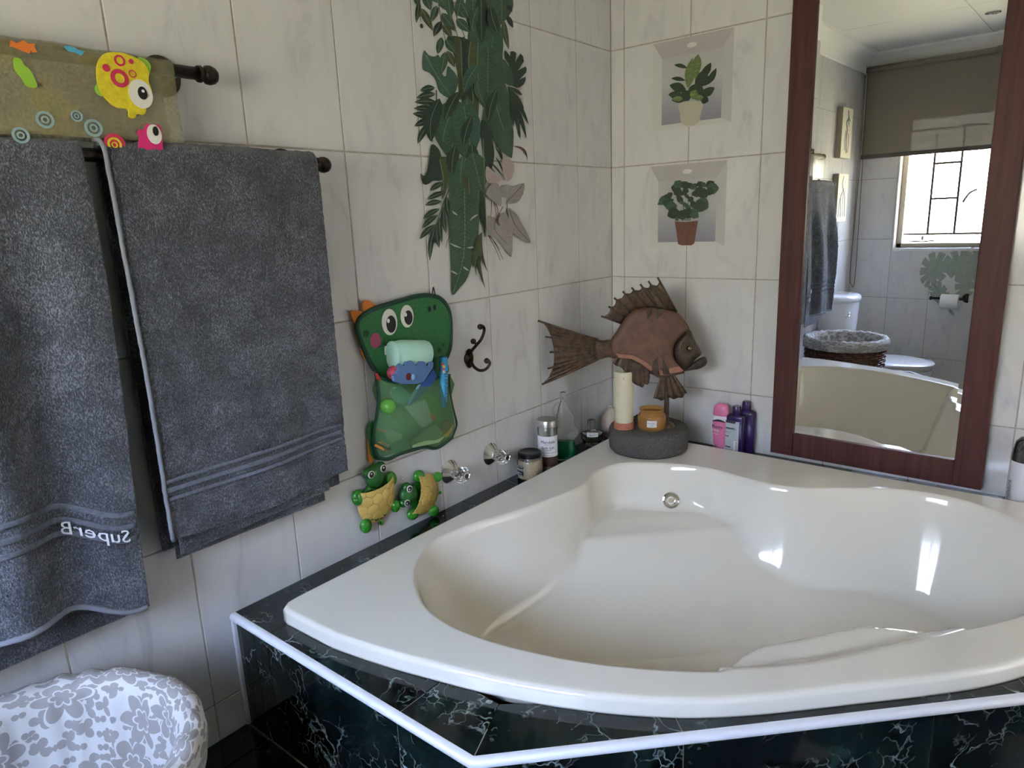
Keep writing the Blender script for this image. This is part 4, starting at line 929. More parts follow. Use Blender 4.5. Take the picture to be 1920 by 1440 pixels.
for j in range(n_):
    for i in range(n_):
        u, v_ = i/(n_-1), j/(n_-1); c = (1-v_)*T_[i]+v_*B_[i]+(1-u)*L2[j]+u*R2[j]-((1-u)*(1-v_)*T_[0]+u*(1-v_)*T_[-1]+(1-u)*v_*B_[0]+u*v_*B_[-1])
        V.append(X(c[0], c[1], bulge(u, v_)+.003*math.sin(u*9+v_*5)))
for j in range(n_-1):
    for i in range(n_-1): a = j*n_+i; F.append((a, a+1, a+n_+1, a+n_))
V = np.array(V); pk = obj('net_pocket', V, F, NET, bag, smooth=True); so = pk.modifiers.new('s', 'SOLIDIFY'); so.thickness = .0006
tube('pocket_binding', [V[i] for i in range(n_)], .0045, BIND, bag, 8)
bd_ = [V[j*n_] for j in range(n_)]+[V[(n_-1)*n_+i] for i in range(1, n_)]; tube('pocket_binding', bd_, .0052, BIND, bag, 8)
tube('pocket_binding', [V[j*n_+n_-1] for j in range(n_)], .003, BIND, bag, 6)
# back panel + feet behind the pocket
BGD = flat('green_back_fabric', (.13, .27, .11), .8)
px_poly('back_panel', [(q[0], q[1]) for q in zp([(395, 150), (1385, 170), (1400, 450), (1440, 830), (1400, 980), (1200, 1120), (700, 1200), (470, 1270), (385, 1180), (372, 900), (425, 600)])], .006, (.004, 0, 0), BGD, bag, 2)
px_poly('foot_flap', zp([(352, 800), (300, 830), (270, 900), (290, 1080), (310, 1220), (360, 1290), (440, 1310), (370, 1150)]), .008, (.004, 0, 0), BG, bag, 3)
px_poly('spike', zp([(280, 920), (300, 980), (300, 1200), (350, 1300), (310, 1350), (290, 1330), (275, 1150)]), .006, (.004, 0, 0), ORF, bag, 3)
px_poly('fabric_tab', zp([(385, 145), (410, 140), (460, 225), (440, 245), (400, 215)]), .045, (.001, 0, 0), flat('red_tab', (.55, .03, .03), .6), bag)
# toys in the pocket
def bagpos(px, py, xv): return X(px, py, xv)
MINT = flat('mint_plastic', (.42, .68, .56), .3, sss=.15)
A = bagpos(*zg([(830, 1010)])[0], .050); B = bagpos(*zg([(1290, 960)])[0], .072)
cup = thing('rinse_cup', 'pale mint plastic rinsing cup lying on its side in the toy bag mouth', 'cup', tuple(A), 'toys in the bag')
ax = B-A; ax /= np.linalg.norm(ax); s_ = 1
lathe('cup_body', [(.030, -.012), (.036, -.006), (.0385, .010), (.0375, .035), (.0345, .060), (.0325, .084), (.029, .0925), (.02, .095), (0, .0955)], MINT, cup, A, ax, 40)
lathe('cup_rim', [(.033, -.014), (.0375, -.013), (.0375, -.008), (.033, -.008)], MINT, cup, A, ax, 32)
FOAM = flat('blue_foam', (.10, .19, .40), .85)
g = zg([(795, 1400), (790, 1320), (825, 1300), (850, 1260), (870, 1230), (850, 1170), (890, 1135), (935, 1165), (970, 1150), (975, 1110), (1050, 1090), (1085, 1110), (1090, 1160), (1140, 1165), (1150, 1100), (1230, 1085), (1265, 1115), (1270, 1170), (1310, 1165), (1310, 1100), (1360, 1090), (1385, 1130), (1375, 1195), (1310, 1300), (1240, 1400), (1150, 1440), (900, 1440)])
puz = thing('foam_puzzle_piece', 'blue foam puzzle piece with toothed edge, in front of the mint cup in the bag', 'toy', tuple(bagpos(770, 705, .09)), 'toys in the bag')
P = [bagpos(*q, .093) for q in g]; prism('foam_body', P, (-.010, 0, 0), FOAM, puz, bevel=.0008)
lathe('hole_disc', [(0, 0), (.0095, 0), (.0095, .0008), (0, .001)], flat('dark_red_foam', (.13, .02, .02), .9), puz, bagpos(*zg([(1010, 1330)])[0], .0935), (1, 0, 0), 24)
ell('hole_knob', bagpos(*zg([(1075, 1335)])[0], .095), .003, .006, .008, flat('pale_blue_foam', (.25, .45, .68), .7), puz)
def toy_ball(px, py, xv, r, m, label): return tag(ell('toy_ball', bagpos(px, py, xv), r, r, r, m, seg=28, rings=16), label, 'ball', 'toys in the bag')
toy_ball(*zg([(790, 1270)])[0], .058, .0185, flat('raspberry_plastic', (.42, .05, .09), .4), 'raspberry pink toy ball at the left of the bag mouth')
toy_ball(*zp([(560, 590)])[0], .052, .021, flat('apple_green_plastic', (.12, .40, .06), .25), 'shiny apple green toy ball behind the net at left')
toy_ball(*zp([(700, 690)])[0], .050, .018, flat('olive_plastic', (.16, .30, .05), .25), 'smaller olive green toy ball below the apple green one')
# crayon tube
cr = thing('crayon_tube', 'bright blue lettered tube standing at the right side of the toy bag', 'tube', tuple(bagpos(832, 720, .055)), 'toys in the bag')
A = bagpos(*zg([(1530, 1040)])[0], .050); B = bagpos(*zp([(1310, 600)])[0], .058); ax = B-A; LT = np.linalg.norm(ax); ax /= LT
lathe('tube_body', [(.0105, .0), (.0125, .003), (.0128, LT*.25), (.012, LT*.5), (.009, LT*.92), (.0085, LT)], m_noisy('bright_blue_label', (.03, .34, .68), (.05, .40, .75), 8, .3), cr, A, ax, 28)
lathe('tube_cap', [(0, 0), (.0105, .0), (.0105, .003), (0, .003)][::-1], flat('dark_blue_cap', (.02, .10, .35), .4), cr, A-ax*.003, ax, 24)
vdir = CC-A; vdir /= np.linalg.norm(vdir); side = np.cross(ax, vdir); side /= np.linalg.norm(side); fr = np.cross(side, ax); fr /= np.linalg.norm(fr)
if fr@vdir < 0: fr = -fr
text('lettering', 'MUSCESSURS 123', .013, BLACK, cr, A+ax*.135+fr*.0135-side*.003, -ax, -np.cross(-ax, fr)*-1, .0003)
for i, cc_ in enumerate([(.75, .15, .05), (.85, .55, .05), (.6, .1, .3), (.8, .75, .5)]):
    lathe('picture_dot', [(0, 0), (.004, 0), (.004, .0005), (0, .0006)], flat('print_%d' % i, cc_, .5), cr, A+ax*(.018+.007*i)+fr*.0128+side*(.002*(-1)**i), fr, 10)
# dark blue wedge, sticks and other toys behind the net
def slab_toy(nm, label, pts, xv, d, m, cat='toy'):
    P = [bagpos(*q, xv) for q in pts]; return tag(prism(nm, P, (-d, 0, 0), m, None, bevel=.0015), label, cat, 'toys in the bag')
NAVY = flat('royal_blue_plastic', (.02, .10, .42), .3)
slab_toy('toy_boat', 'royal blue toy leaning between foam piece and blue tube', zp([(1180, 90), (1225, 180), (1130, 330), (990, 480), (830, 590), (900, 430), (1030, 280)]), .066, .010, NAVY)
slab_toy('toy_spade', 'light blue toy handle slanting behind the net', zp([(975, 300), (1010, 290), (880, 520), (830, 590), (860, 470)]), .0685, .004, flat('sky_blue_plastic', (.15, .38, .62), .4))
slab_toy('foam_star', 'pale teal foam piece behind the net at upper left', zp([(640, 330), (740, 310), (800, 360), (860, 420), (840, 520), (760, 560), (650, 520), (600, 420)]), .060, .008, flat('teal_foam', (.14, .36, .30), .8))
slab_toy('stacking_cup', 'pale grey tapered stacking cup in the middle of the net', zp([(820, 600), (1070, 490), (1170, 790), (1040, 880)]), .072, .012, flat('pale_grey_plastic', (.42, .52, .44), .5))
slab_toy('toy_frog', 'grass green toy at the right behind the net', zp([(1080, 480), (1200, 400), (1290, 640), (1280, 800), (1200, 850), (1120, 700)]), .062, .012, flat('grass_green_plastic', (.10, .33, .04), .35))
slab_toy('toy_bag_flap', 'amber brown toy at the lower right of the pocket', zp([(1310, 790), (1400, 790), (1450, 840), (1420, 930), (1370, 1000), (1300, 1010)]), .052, .010, flat('amber_plastic', (.30, .22, .05), .5))
for i, q in enumerate([[(440, 890), (560, 920), (560, 960), (430, 920)], [(470, 1050), (590, 1110), (570, 1150), (440, 1080)], [(400, 1100), (570, 1180), (560, 1215), (390, 1130)]]): slab_toy('toy_carrot', ['topmost orange stick by the left binding of the net', 'middle orange stick at bottom left of the net', 'lowest orange stick at bottom left of the net'][i], zp(q), .040, .006, ORANGE)
slab_toy('toy_shell', 'pale round toy at the lower left of the net', zp([(530, 960), (620, 920), (760, 970), (740, 1040), (620, 1080), (540, 1050)]), .048, .010, flat('pale_green_toy', (.38, .45, .28), .6))
slab_toy('toy_fish', 'mottled green toy along the bottom of the net', zp([(590, 1130), (760, 1050), (880, 1080), (860, 1140), (720, 1190), (600, 1190)]), .040, .008, flat('mottled_green_toy', (.12, .26, .14), .6))
slab_toy('toy_crocodile', 'pale green toy with wavy teal edge at the lower right of the net', zp([(1040, 950), (1180, 830), (1230, 850), (1340, 990), (1250, 1080), (900, 1150), (880, 1090)]), .050, .010, flat('light_green_toy', (.30, .44, .22), .6))
slab_toy('toy_bead', 'small orange oval toy right of the stacking cup', zp([(1140, 700), (1165, 690), (1195, 730), (1195, 775), (1165, 780), (1140, 740)]), .075, .006, ORANGE)

# ================================================================== TURTLE SOAP HOLDERS
TG = flat('glossy_green_plastic', (.035, .26, .02), .22, coat=.3); TG2 = flat('darker_green_plastic', (.015, .14, .02), .3, coat=.2)
SH = mat('yellow_shell_plastic', (.66, .46, .12), .3, coat=.3)
def turtle(label, cpx, ang, sc):
    C = X(*cpx, 0.0); ca, sa = math.cos(ang), math.sin(ang)
    U = np.array([0, ca, sa])*sc; Vv = np.array([0, -sa, ca])*sc; Wd = np.array([1.0, 0, 0])*sc
    def p(u, v, w): return C+U*u+Vv*v+Wd*w
    t = thing('turtle_holder', label, 'bath toy', tuple(C), 'turtle suction holders')
    # body backing
    V, F = ell_g(p(0, .004, .012), .058, .060, .012, U, Vv, Wd); obj('body', V, F, TG2, t, smooth=True)
    # shell: lower part of a dome with a scooped opening at the head side
    N1, N2 = 130, 60; V = []; F = []
    hexes = []
    import itertools
    for j in range(-4, 5):
        for i in range(-4, 5): hexes.append((i*.030+(j % 2)*.015, j*.026))
    hx = np.array(hexes)
    for i in range(N1+1):
        a = PI*(i/N1)+PI+0.0
        a0_, a1_ = PI*.94, PI*2.06; a = a0_+(a1_-a0_)*i/N1
        for j in range(N2+1):
            q = j/N2; u_, v_ = .0625*math.cos(a), .058*math.sin(a)
            # rim goes from the outline to a concave curve near v=+.03
            ru, rv = .056*math.cos(a), .052+.006*abs(math.cos(a))**2-.004
            f = math.sin(q*PI/2)
            uu = u_*(1-q)+ru*q; vv = v_*(1-q)+rv*q+.0*q
            w = .010+.030*math.sin(min(q*1.25, 1)*PI/2)*math.sqrt(max(0, 1-(uu/.064)**2))
            d = np.sort(np.hypot(hx[:, 0]-uu, hx[:, 1]-vv-.004)); e_ = d[1]-d[0]; w -= .0026*(1-ss(e_, 0, .0045))*(q > .04)
            V.append(p(uu, vv, w))
    for i in range(N1):
        for j in range(N2): k = i*(N2+1)+j; F.append((k, k+1, k+N2+2, k+N2+1))
    sh = obj('shell', V, F, SH, t, smooth=True); so = sh.modifiers.new('s', 'SOLIDIFY'); so.thickness = .002*sc; so.offset = -1
    for u_, v_, r in [(-.060, .040, .020), (.056, .042, .020), (-.052, -.048, .019), (.055, -.040, .017)]:
        V, F = ell_g(p(u_, v_, .014), r*.92, r*1.12, .013, U, Vv, Wd); obj('foot', V, F, TG, t, smooth=True)
    V, F = ell_g(p(.004, -.066, .008), .006, .010, .005, U, Vv, Wd); obj('tail', V, F, TG, t, smooth=True)
    V, F = ell_g(p(0, .078, .020), .030, .034, .017, U, Vv, Wd); hd = obj('head', V, F, TG2, t, smooth=True)
    V, F = ell_g(p(0, .050, .014), .022, .020, .010, U, Vv, Wd); obj('neck', V, F, TG2, t, smooth=True)
    for s in (-1, 1):
        V, F = ell_g(p(s*.023, .095, .022), .0145, .0155, .014, U, Vv, Wd); obj('brow', V, F, TG2, hd, smooth=True)
        q = p(s*.021, .094, .0365); lathe('eye', [(0, -.002), (.0102*sc, -.002), (.0100*sc, .0008), (0, .0018)], EYEW, hd, q, (1, 0, 0), 24)
        V, F = ell_g(q+np.array([.0012, 0, 0]), .0074, .0086, .0015, U, Vv, Wd); obj('pupil', V, F, BLACK, hd, smooth=True)
        V, F = ell_g(q+np.array([.0028, 0, 0])+U*-.001+Vv*.003, .0022, .0026, .0008, U, Vv, Wd); obj('glint', V, F, WHITE, hd, smooth=True)
    return t
def wang(c, h): d = X(*h)-X(*c); return math.atan2(-d[1], d[2])
turtle('left turtle soap holder, head up, under the toy bag', (702, 938), wang((702, 938), (692, 884)), .98)
turtle('right turtle soap holder, lying on its side with head to the left', (792, 925), wang((797, 926), (760, 926)), .93)
tube('stray_hook', [X(754, 898, 0), X(754, 898, .006)], .0035, CHROME); tag(bpy.data.objects['stray_hook'], 'tiny dark knob on a tile just above the tilted turtle head', 'knob')

# ================================================================== WALL HOOK
hk = thing('wall_hook', 'dark bronze double coat hook with curled arms on the left wall', 'hook', tuple(X(879, 672)))
zh = lambda a, b: (860+a/4.643, 590+b/4.643)
c0 = X(*zh(85, 380)); lathe('hook_plate', [(.020, 0), (.020, .003), (.016, .006), (0, .007)], DARKMETAL, hk, c0, (1, 0, 0), 20)
V, F = ell_g(c0+np.array([.004, 0, 0]), .006, .017, .030, (1, 0, 0), (0, 1, 0), (0, 0, 1)); obj('hook_plate', V, F, DARKMETAL, hk, smooth=True)
def hpt(a, b, x): return X(*zh(a, b), x)
arm = smooth_pts([hpt(100, 355, .012), hpt(110, 320, .022), hpt(150, 270, .035), hpt(195, 215, .045), hpt(220, 150, .050), hpt(218, 110, .052), hpt(195, 95, .054)], 6); tube('upper_arm', arm, .0045, DARKMETAL, hk, 10)
arm = smooth_pts([hpt(105, 400, .012), hpt(130, 450, .028), hpt(180, 485, .042), hpt(235, 475, .055), hpt(270, 430, .062), hpt(262, 400, .064)], 6); tube('lower_arm', arm, .0045, DARKMETAL, hk, 10)
tube('middle_arm', smooth_pts([hpt(150, 275, .034), hpt(150, 255, .040), hpt(135, 240, .046)], 5), .004, DARKMETAL, hk, 8)
for a, b, x in [(187, 106, .056), (128, 232, .048), (245, 402, .066)]: ell('ball_tip', hpt(a, b, x), .0085, .0085, .0085, DARKMETAL, hk)

# ================================================================== TAPS
def tap(label, c):
    C = X(*c, 0.0); t = thing('wall_tap', label, 'tap', tuple(C), 'chrome wall taps above the bath ledge')
    lathe('flange', [(.036, .0), (.036, .003), (.034, .005), (.024, .016), (.016, .022), (.0155, .026), (0, .026)], CHROME, t, C, (1, 0, 0), 40)
    lathe('spindle', [(.009, .024), (.009, .034), (.0125, .035), (.013, .039)], CHROME, t, C, (1, 0, 0), 24)
    V = []; F = []; N = 64; pr = [(.013, .038), (.020, .041), (.0235, .048), (.0235, .060), (.020, .066), (.013, .068)]
    for r, h in pr:
        for i in range(N): a = 2*PI*i/N; rr = r*(1+.09*math.cos(8*a)); V.append(C+np.array([h, rr*math.cos(a), rr*math.sin(a)]))
    for j in range(len(pr)-1):
        for i in range(N): k = (i+1) % N; F.append((j*N+i, j*N+k, (j+1)*N+k, (j+1)*N+i))
    F += [tuple(range(N))[::-1], tuple((len(pr)-1)*N+i for i in range(N))]
    autosm(obj('crystal_handle', V, F, GLASS, t), 50)
    lathe('cap', [(.0115, .0665), (.0115, .070), (.008, .071), (0, .071)], CHROME, t, C, (1, 0, 0), 24); lathe('cap_button', [(.0075, .0705), (.0075, .0722), (0, .0725)], flat('dark_button', (.05, .02, .025), .3), t, C, (1, 0, 0), 20)
tap('chrome wall tap with clear knob next to the turtles', (842, 884)); tap('chrome wall tap with clear knob nearest the glass jars', (919, 851))

# ================================================================== STONE BASE AND FISH SCULPTURE
STONE = m_noisy('grey_volcanic_stone', (.055, .050, .045), (.13, .12, .11), 140, .9, bump=.6, dist=.002, lo=.3, hi=.75)
PC = np.array([.287, -.243]); PR = .137; ZP = .118
fs = thing('fish_sculpture', 'carved wood and metal fish sculpture mounted on a round grey stone base', 'sculpture', (PC[0], PC[1], ZT))
lathe('stone_base', [(0, ZT+.0004), (PR-.010, ZT+.0004), (PR-.002, ZT+.008), (PR, ZT+.03), (PR-.001, ZP-.012), (PR-.006, ZP-.003), (PR-.014, ZP), (0, ZP)], STONE, fs, (PC[0], PC[1], 0), seg=72, ang=50)
U = np.array([.78, .626, 0]); U /= np.linalg.norm(U); Nf = np.array([U[1], -U[0], 0])   # towards the room
FO = np.array([.322, -.262, 0])
def FP(px, py, off=0.0):
    d = ray(px, py); O2 = FO+Nf*off; t_ = ((O2-CC)@Nf)/(d@Nf); return CC+d*t_
zf = lambda a, b: (990+a/4.8, 500+b/4.8)
BODY = m_noisy('terracotta_brown_wood', (.105, .053, .034), (.165, .088, .058), 30, .6, bump=.2, dist=.001); EDGE = m_noisy('pale_chiselled_wood', (.28, .12, .075), (.36, .18, .12), 60, .6); FM = m_noisy('aged_brown_metal', (.045, .028, .018), (.12, .075, .045), 70, .40, .35, bump=.25, dist=.001); FH = m_noisy('dark_carved_head', (.030, .020, .014), (.07, .046, .032), 60, .5, bump=.2)
def inflate(name, pts, thick, m, parent, c=None, n=4, pw=.5, off=0.0, flatk=.5):
    P = np.array(smooth_pts([(p[0], p[1], 0) for p in pts], n, True))[:, :2]; c = np.array(c) if c is not None else P.mean(0); N = len(P); V = []; F = []; K = 9
    for side in (1, -1):
        for k in range(K):
            s = k/(K-1)
            h = thick*(1-(1-s)**2.2)**pw if s > 0 else 0
            for q in P: xy = c+(q-c)*(1-s*(1-flatk) if k < K-1 else flatk); V.append(FP(xy[0], xy[1], off+side*h))
        V.append(FP(c[0], c[1], off+side*thick*1.01))
    B = K*N+1
    for side in (0, 1):
        o_ = side*B
        for k in range(K-1):
            for i in range(N): j = (i+1) % N; f = (o_+k*N+i, o_+k*N+j, o_+(k+1)*N+j, o_+(k+1)*N+i); F.append(f if side else f[::-1])
        for i in range(N): j = (i+1) % N; f = (o_+(K-1)*N+i, o_+(K-1)*N+j, o_+K*N); F.append(f if side else f[::-1])
    for i in range(N): j = (i+1) % N; F.append((i, j, B+j, B+i))
    return obj(name, V, F, m, parent, smooth=True)
bodyP = [zf(*q) for q in [(740, 665), (790, 590), (845, 500), (900, 430), (970, 382), (1060, 364), (1180, 370), (1270, 388), (1345, 412), (1405, 480), (1450, 565), (1370, 640), (1322, 720), (1318, 800), (1350, 880), (1410, 940), (1290, 968), (1180, 985), (1110, 945), (1020, 878), (930, 833), (810, 822), (757, 790), (738, 735)]]
bod = inflate('body', bodyP, .030, BODY, fs, zf(1080, 640), 4, .45, flatk=.62)
# pale chiselled belly band
for q in [[(790, 780), (930, 790), (1010, 830), (1120, 895), (1130, 935), (1100, 932), (1010, 868), (925, 826), (815, 815)], [(1265, 915), (1350, 893), (1400, 935), (1290, 958), (1272, 955)], [(1172, 918), (1216, 938), (1222, 972), (1185, 975)]]:
    prism('belly_band', [FP(*zf(*a), .020) for a in q], Nf*.006, EDGE, bod)
for q in [[(1062, 372), (1118, 378), (1105, 430), (1075, 485)], [(1155, 375), (1232, 382), (1190, 440), (1155, 480)], [(1168, 800), (1120, 860), (1118, 950), (1168, 975)], [(1215, 810), (1215, 960), (1275, 965), (1240, 880)]]:
    prism('carved_stripe', [FP(*zf(*a), .0270) for a in q], Nf*.0045, FH, bod, bevel=.001)
tube('keel', [FP(*zf(*q)) for q in [(738, 700), (745, 770), (800, 826), (930, 842), (1020, 886), (1110, 950), (1180, 987), (1290, 971), (1400, 945)]], .0055, FM, bod, 8)
inflate('head', [zf(*q) for q in [(1450, 565), (1500, 650), (1560, 765), (1555, 795), (1510, 830), (1460, 890), (1405, 942), (1345, 880), (1313, 800), (1318, 715), (1368, 635)]], .034, FH, fs, zf(1440, 750), 4, .45, flatk=.5)
inflate('lower_jaw', [zf(*q) for q in [(1405, 940), (1450, 895), (1500, 850), (1585, 808), (1612, 845), (1602, 885), (1550, 918), (1480, 930)]], .022, FH, fs, zf(1520, 875), 3, .5)
ec = zf(1452, 735)
for i, r in enumerate([.012, .018, .024, .030]):
    pts = [FP(*ec, .0385-.0022*i*.5)+U*(r*math.cos(a))+np.array([0, 0, r*math.sin(a)]) for a in np.linspace(PI*.55, PI*1.75, 26)]
    tube('eye_ridge', pts, .0015, mat('worn_ridge_metal', (.15, .11, .075), .35, .4), fs, 6)
ell('eye', FP(*ec, .037), .009, .009, .009, mat('dark_polished_eye', (.30, .22, .12), .15, .9), fs)
# tail
def fan(name, root_a, root_b, edge, m, parent, thick=.004, amp=.0025, nr=14, off=0.0, tip=2):
    """corrugated metal fan between the root segment and an outer edge polyline (pixels)"""
    E = np.array(smooth_pts([(p[0], p[1], 0) for p in edge], tip))[:, :2] if tip > 1 else np.array(edge); N = len(E); V = []; F = []; K = 10
    for k in range(K+1):
        s = k/K
        for i in range(N):
            u_ = i/(N-1); r = np.array(root_a)*(1-u_)+np.array(root_b)*u_; xy = r+(E[i]-r)*s; V.append(FP(xy[0], xy[1], off+amp*s*math.sin(u_*nr*2*PI)))
    for k in range(K):
        for i in range(N-1): a = k*N+i; F.append((a, a+1, a+N+1, a+N))
    o = obj(name, V, F, m, parent, smooth=True); so = o.modifiers.new('s', 'SOLIDIFY'); so.thickness = thick; so.offset = 0; return o
tail = fan('tail_fin', zf(650, 690), zf(650, 810), [zf(*q) for q in [(90, 487), (150, 520), (185, 575), (208, 630), (222, 690), (233, 740), (236, 800), (234, 860), (226, 905), (208, 950), (180, 1005), (125, 1060)]], FM, fs, .004, .0028, 11, tip=6)
tube('tail_edge', [FP(*zf(*q)) for q in [(88, 486), (300, 558), (480, 618), (630, 662)]], [.0035, .004, .005, .006], FM, tail); tube('tail_edge', [FP(*zf(*q)) for q in [(125, 1060), (300, 985), (480, 900), (630, 828)]], [.0035, .004, .005, .006], FM, tail)
for a, b in [((155, 630), (650, 710)), ((193, 770), (650, 750)), ((176, 918), (650, 790))]: tube('tail_ray', [FP(*zf(*a), .001), FP(*zf(*b), .002)], [.0033, .0025], FM, tail, 8)
inflate('tail_joint', [zf(*q) for q in [(600, 662), (680, 662), (745, 660), (775, 740), (790, 825), (720, 815), (620, 835), (590, 740)]], .019, FM, fs, zf(690, 745), 4, .5)
# dorsal fin
tips = [(1165, 95), (1083, 130), (1010, 157), (932, 187), (852, 222), (775, 280), (725, 358), (657, 445)]; bases = [(1338, 405), (1255, 388), (1170, 375), (1080, 372), (1000, 385), (930, 420), (885, 460), (840, 510)]
dors = thing  # placeholder name kept local
V = []; F = []; cols = []
edge = []; bs = []
for i in range(7):
    for k in range(6):
        s = k/6; t0_, t1_ = np.array(tips[i], float), np.array(tips[i+1], float); b0_, b1_ = np.array(bases[i], float), np.array(bases[i+1], float)
        bb = b0_*(1-s)+b1_*s; tt = t0_*(1-s)+t1_*s; tt = tt+(bb-tt)*(.10+.10*math.sin(PI*s)); edge.append(tt); bs.append(bb)
edge.append(np.array(tips[-1])+(np.array(bases[-1])-np.array(tips[-1]))*.1); bs.append(np.array(bases[-1], float)); N = len(edge)
for k in range(7):
    for i in range(N): q = bs[i]+(edge[i]-bs[i])*(k/6); V.append(FP(*zf(*q), .0015*math.sin(i*1.9)*(k/6+.3)))
for k in range(6):
    for i in range(N-1): a = k*N+i; F.append((a, a+1, a+N+1, a+N))
df_ = obj('dorsal_fin', V, F, FM, fs, smooth=True); so = df_.modifiers.new('s', 'SOLIDIFY'); so.thickness = .003; so.offset = 0
for a, b in zip(tips, bases): tube('fin_ray', [FP(*zf(*a), 0.001), FP(*zf(*b), .002)], [.0032, .0038], FM, df_, 8)
# anal and ventral fins, post
def zigfan(ra, rb, edge, nr, off=0): return fan('lower_fin', ra, rb, edge, FM, fs, .003, .004, nr, off, tip=5)
zigfan(zf(800, 790), zf(1105, 895), [zf(*q) for q in [(765, 868), (790, 890), (830, 900), (860, 930), (895, 985), (930, 1030), (960, 1055), (1000, 1075), (1032, 1085), (1050, 1055), (1080, 1055), (1098, 955)]], 7, .004)
zigfan(zf(1195, 975), zf(1310, 960), [zf(*q) for q in [(1130, 1185), (1165, 1190), (1205, 1205), (1240, 1180), (1265, 1175), (1310, 1192), (1350, 1180), (1390, 1178), (1405, 1150), (1430, 1135)]], 5, .002)
pb = FP(*zf(1248, 1190), -.004); zb_ = ZP
lathe('post', [(.0085, zb_), (.0085, FP(*zf(1248, 985))[2]+.02)], FM, fs, (pb[0], pb[1], 0), seg=20); lathe('post_foot', [(.027, zb_), (.0275, zb_+.004), (.024, zb_+.012), (.017, zb_+.018), (.010, zb_+.022), (0, zb_+.023)], FM, fs, (pb[0], pb[1], 0), seg=32)
# candle and candle jar on the base
WAX = m_noisy('cream_wax', (.66, .60, .40), (.72, .67, .49), 20, .45, sss=.2)
cb = Z(1170, 802, ZP); cnd = thing('pillar_candle', 'tall cream pillar candle with an orange band at its foot on the stone base', 'candle', tuple(cb))
rc = .0325; zt_ = zat(cb[0], cb[1], 696)
lathe('band', [(0, ZP+.0002), (rc+.0015, ZP+.0002), (rc+.002, ZP+.004), (rc+.0015, ZP+.022), (rc-.001, ZP+.024)], m_noisy('orange_wax_band', (.42, .13, .07), (.55, .22, .13), 120, .7, bump=.4), cnd, (cb[0], cb[1], 0), seg=40)
lathe('wax', [(rc-.001, ZP+.022), (rc, ZP+.04), (rc, zt_-.006), (rc-.0015, zt_), (rc-.006, zt_+.001), (rc-.010, zt_-.007), (0, zt_-.012)], WAX, cnd, (cb[0], cb[1], 0), seg=40)
tube('wick', [(cb[0], cb[1], zt_-.012), (cb[0]+.001, cb[1], zt_-.002)], .001, BLACK, cnd, 6); ell('wax_drip', (cb[0]+.016, cb[1]-.0285, zt_-.018), .0035, .0025, .005, WAX, cnd)
AMB = mat('amber_glass', (.80, .48, .16), .05, trans=.75, ior=1.4)
jb = Z(1222, 803, ZP); rj = .0475; cj = thing('jar_candle', 'short amber glass jar candle with a small white label on the stone base', 'candle', tuple(jb))
o = lathe('jar', [(0, ZP+.0003), (rj-.006, ZP+.0003), (rj-.001, ZP+.005), (rj, ZP+.012), (rj, ZP+.046), (rj-.003, ZP+.054), (rj-.0085, ZP+.060), (rj-.0085, ZP+.064), (rj-.0055, ZP+.067), (rj-.0055, ZP+.072), (rj-.008, ZP+.072), (rj-.010, ZP+.060), (rj-.004, ZP+.046), (rj-.004, ZP+.008), (0, ZP+.005)], AMB, cj, (jb[0], jb[1], 0), seg=48, ang=60)
lathe('wax_fill', [(0, ZP+.0055), (rj-.0045, ZP+.0085), (rj-.0045, ZP+.047), (0, ZP+.046)], flat('amber_wax', (.45, .24, .08), .5), cj, (jb[0], jb[1], 0), seg=32)
def wrap_label(nm, base, r, z0_, z1_, a_mid, a_half, m, parent, th=.0004, n=14):
    V = []; F = []
    for s in (0, th):
        for z in (z0_, z1_):
            for i in range(n+1): a = a_mid-a_half+2*a_half*i/n; V.append((base[0]+(r+s)*math.cos(a), base[1]+(r+s)*math.sin(a), z))
    K = n+1
    for i in range(n): F += [(2*K+i, 2*K+i+1, 3*K+i+1, 3*K+i), (i+1, i, K+i, K+i+1), (i, i+1, 2*K+i+1, 2*K+i), (K+i+1, K+i, 3*K+i, 3*K+i+1)]
    F += [(0, 2*K, 3*K, K), (n, K+n, 3*K+n, 2*K+n)]
    return obj(nm, V, F, m, parent, smooth=False)
def wrap_text(nm, s, size, base, r, z, a_mid, m, parent, align='CENTER'):
    o = text(nm, s, size, m, None, (0, 0, 0), (1, 0, 0), (0, 1, 0), .0002, align); me = o.data; V = [v.co[:] for v in me.vertices]; F = [tuple(p.vertices) for p in me.polygons]; bpy.data.objects.remove(o); bpy.data.meshes.remove(me)
    return obj(nm, [(base[0]+(r+v[2]+.0003)*math.cos(a_mid+v[0]/r), base[1]+(r+v[2]+.0003)*math.sin(a_mid+v[0]/r), z+v[1]) for v in V], F, m, parent)
LAB = flat('white_paper_label', (.74, .74, .74), .6); INK = flat('black_ink', (.02, .02, .025), .6); INKG = flat('green_ink', (.05, .16, .12), .6)
def cam_ang(b): return math.atan2(CC[1]-b[1], CC[0]-b[0])
aj = cam_ang(jb)+.0
lb = wrap_label('label', jb, rj+.0003, ZP+.017, ZP+.040, aj, .34, LAB, cj); wrap_text('label_text', 'Honey & Herb', .0055, jb, rj+.0008, ZP+.030, aj-.03, INKG, lb) if False else wrap_text('label_text', 'Mandele', .0068, jb, rj+.0008, ZP+.029, aj-.06, INKG, lb); wrap_text('label_text', 'candles', .0042, jb, rj+.0008, ZP+.022, aj-.03, INKG, lb)
cl = thing('black_cord', 'short black cord lying behind the amber jar candle', 'cord', tuple(Z(1195, 780, ZP+.003))); 
tube('cord', smooth_pts([Z(1185, 786, ZP+.003), Z(1195, 778, ZP+.003), Z(1206, 780, ZP+.003), Z(1196, 786, ZP+.003)], 6), .0026, BLACK, cl, 8)

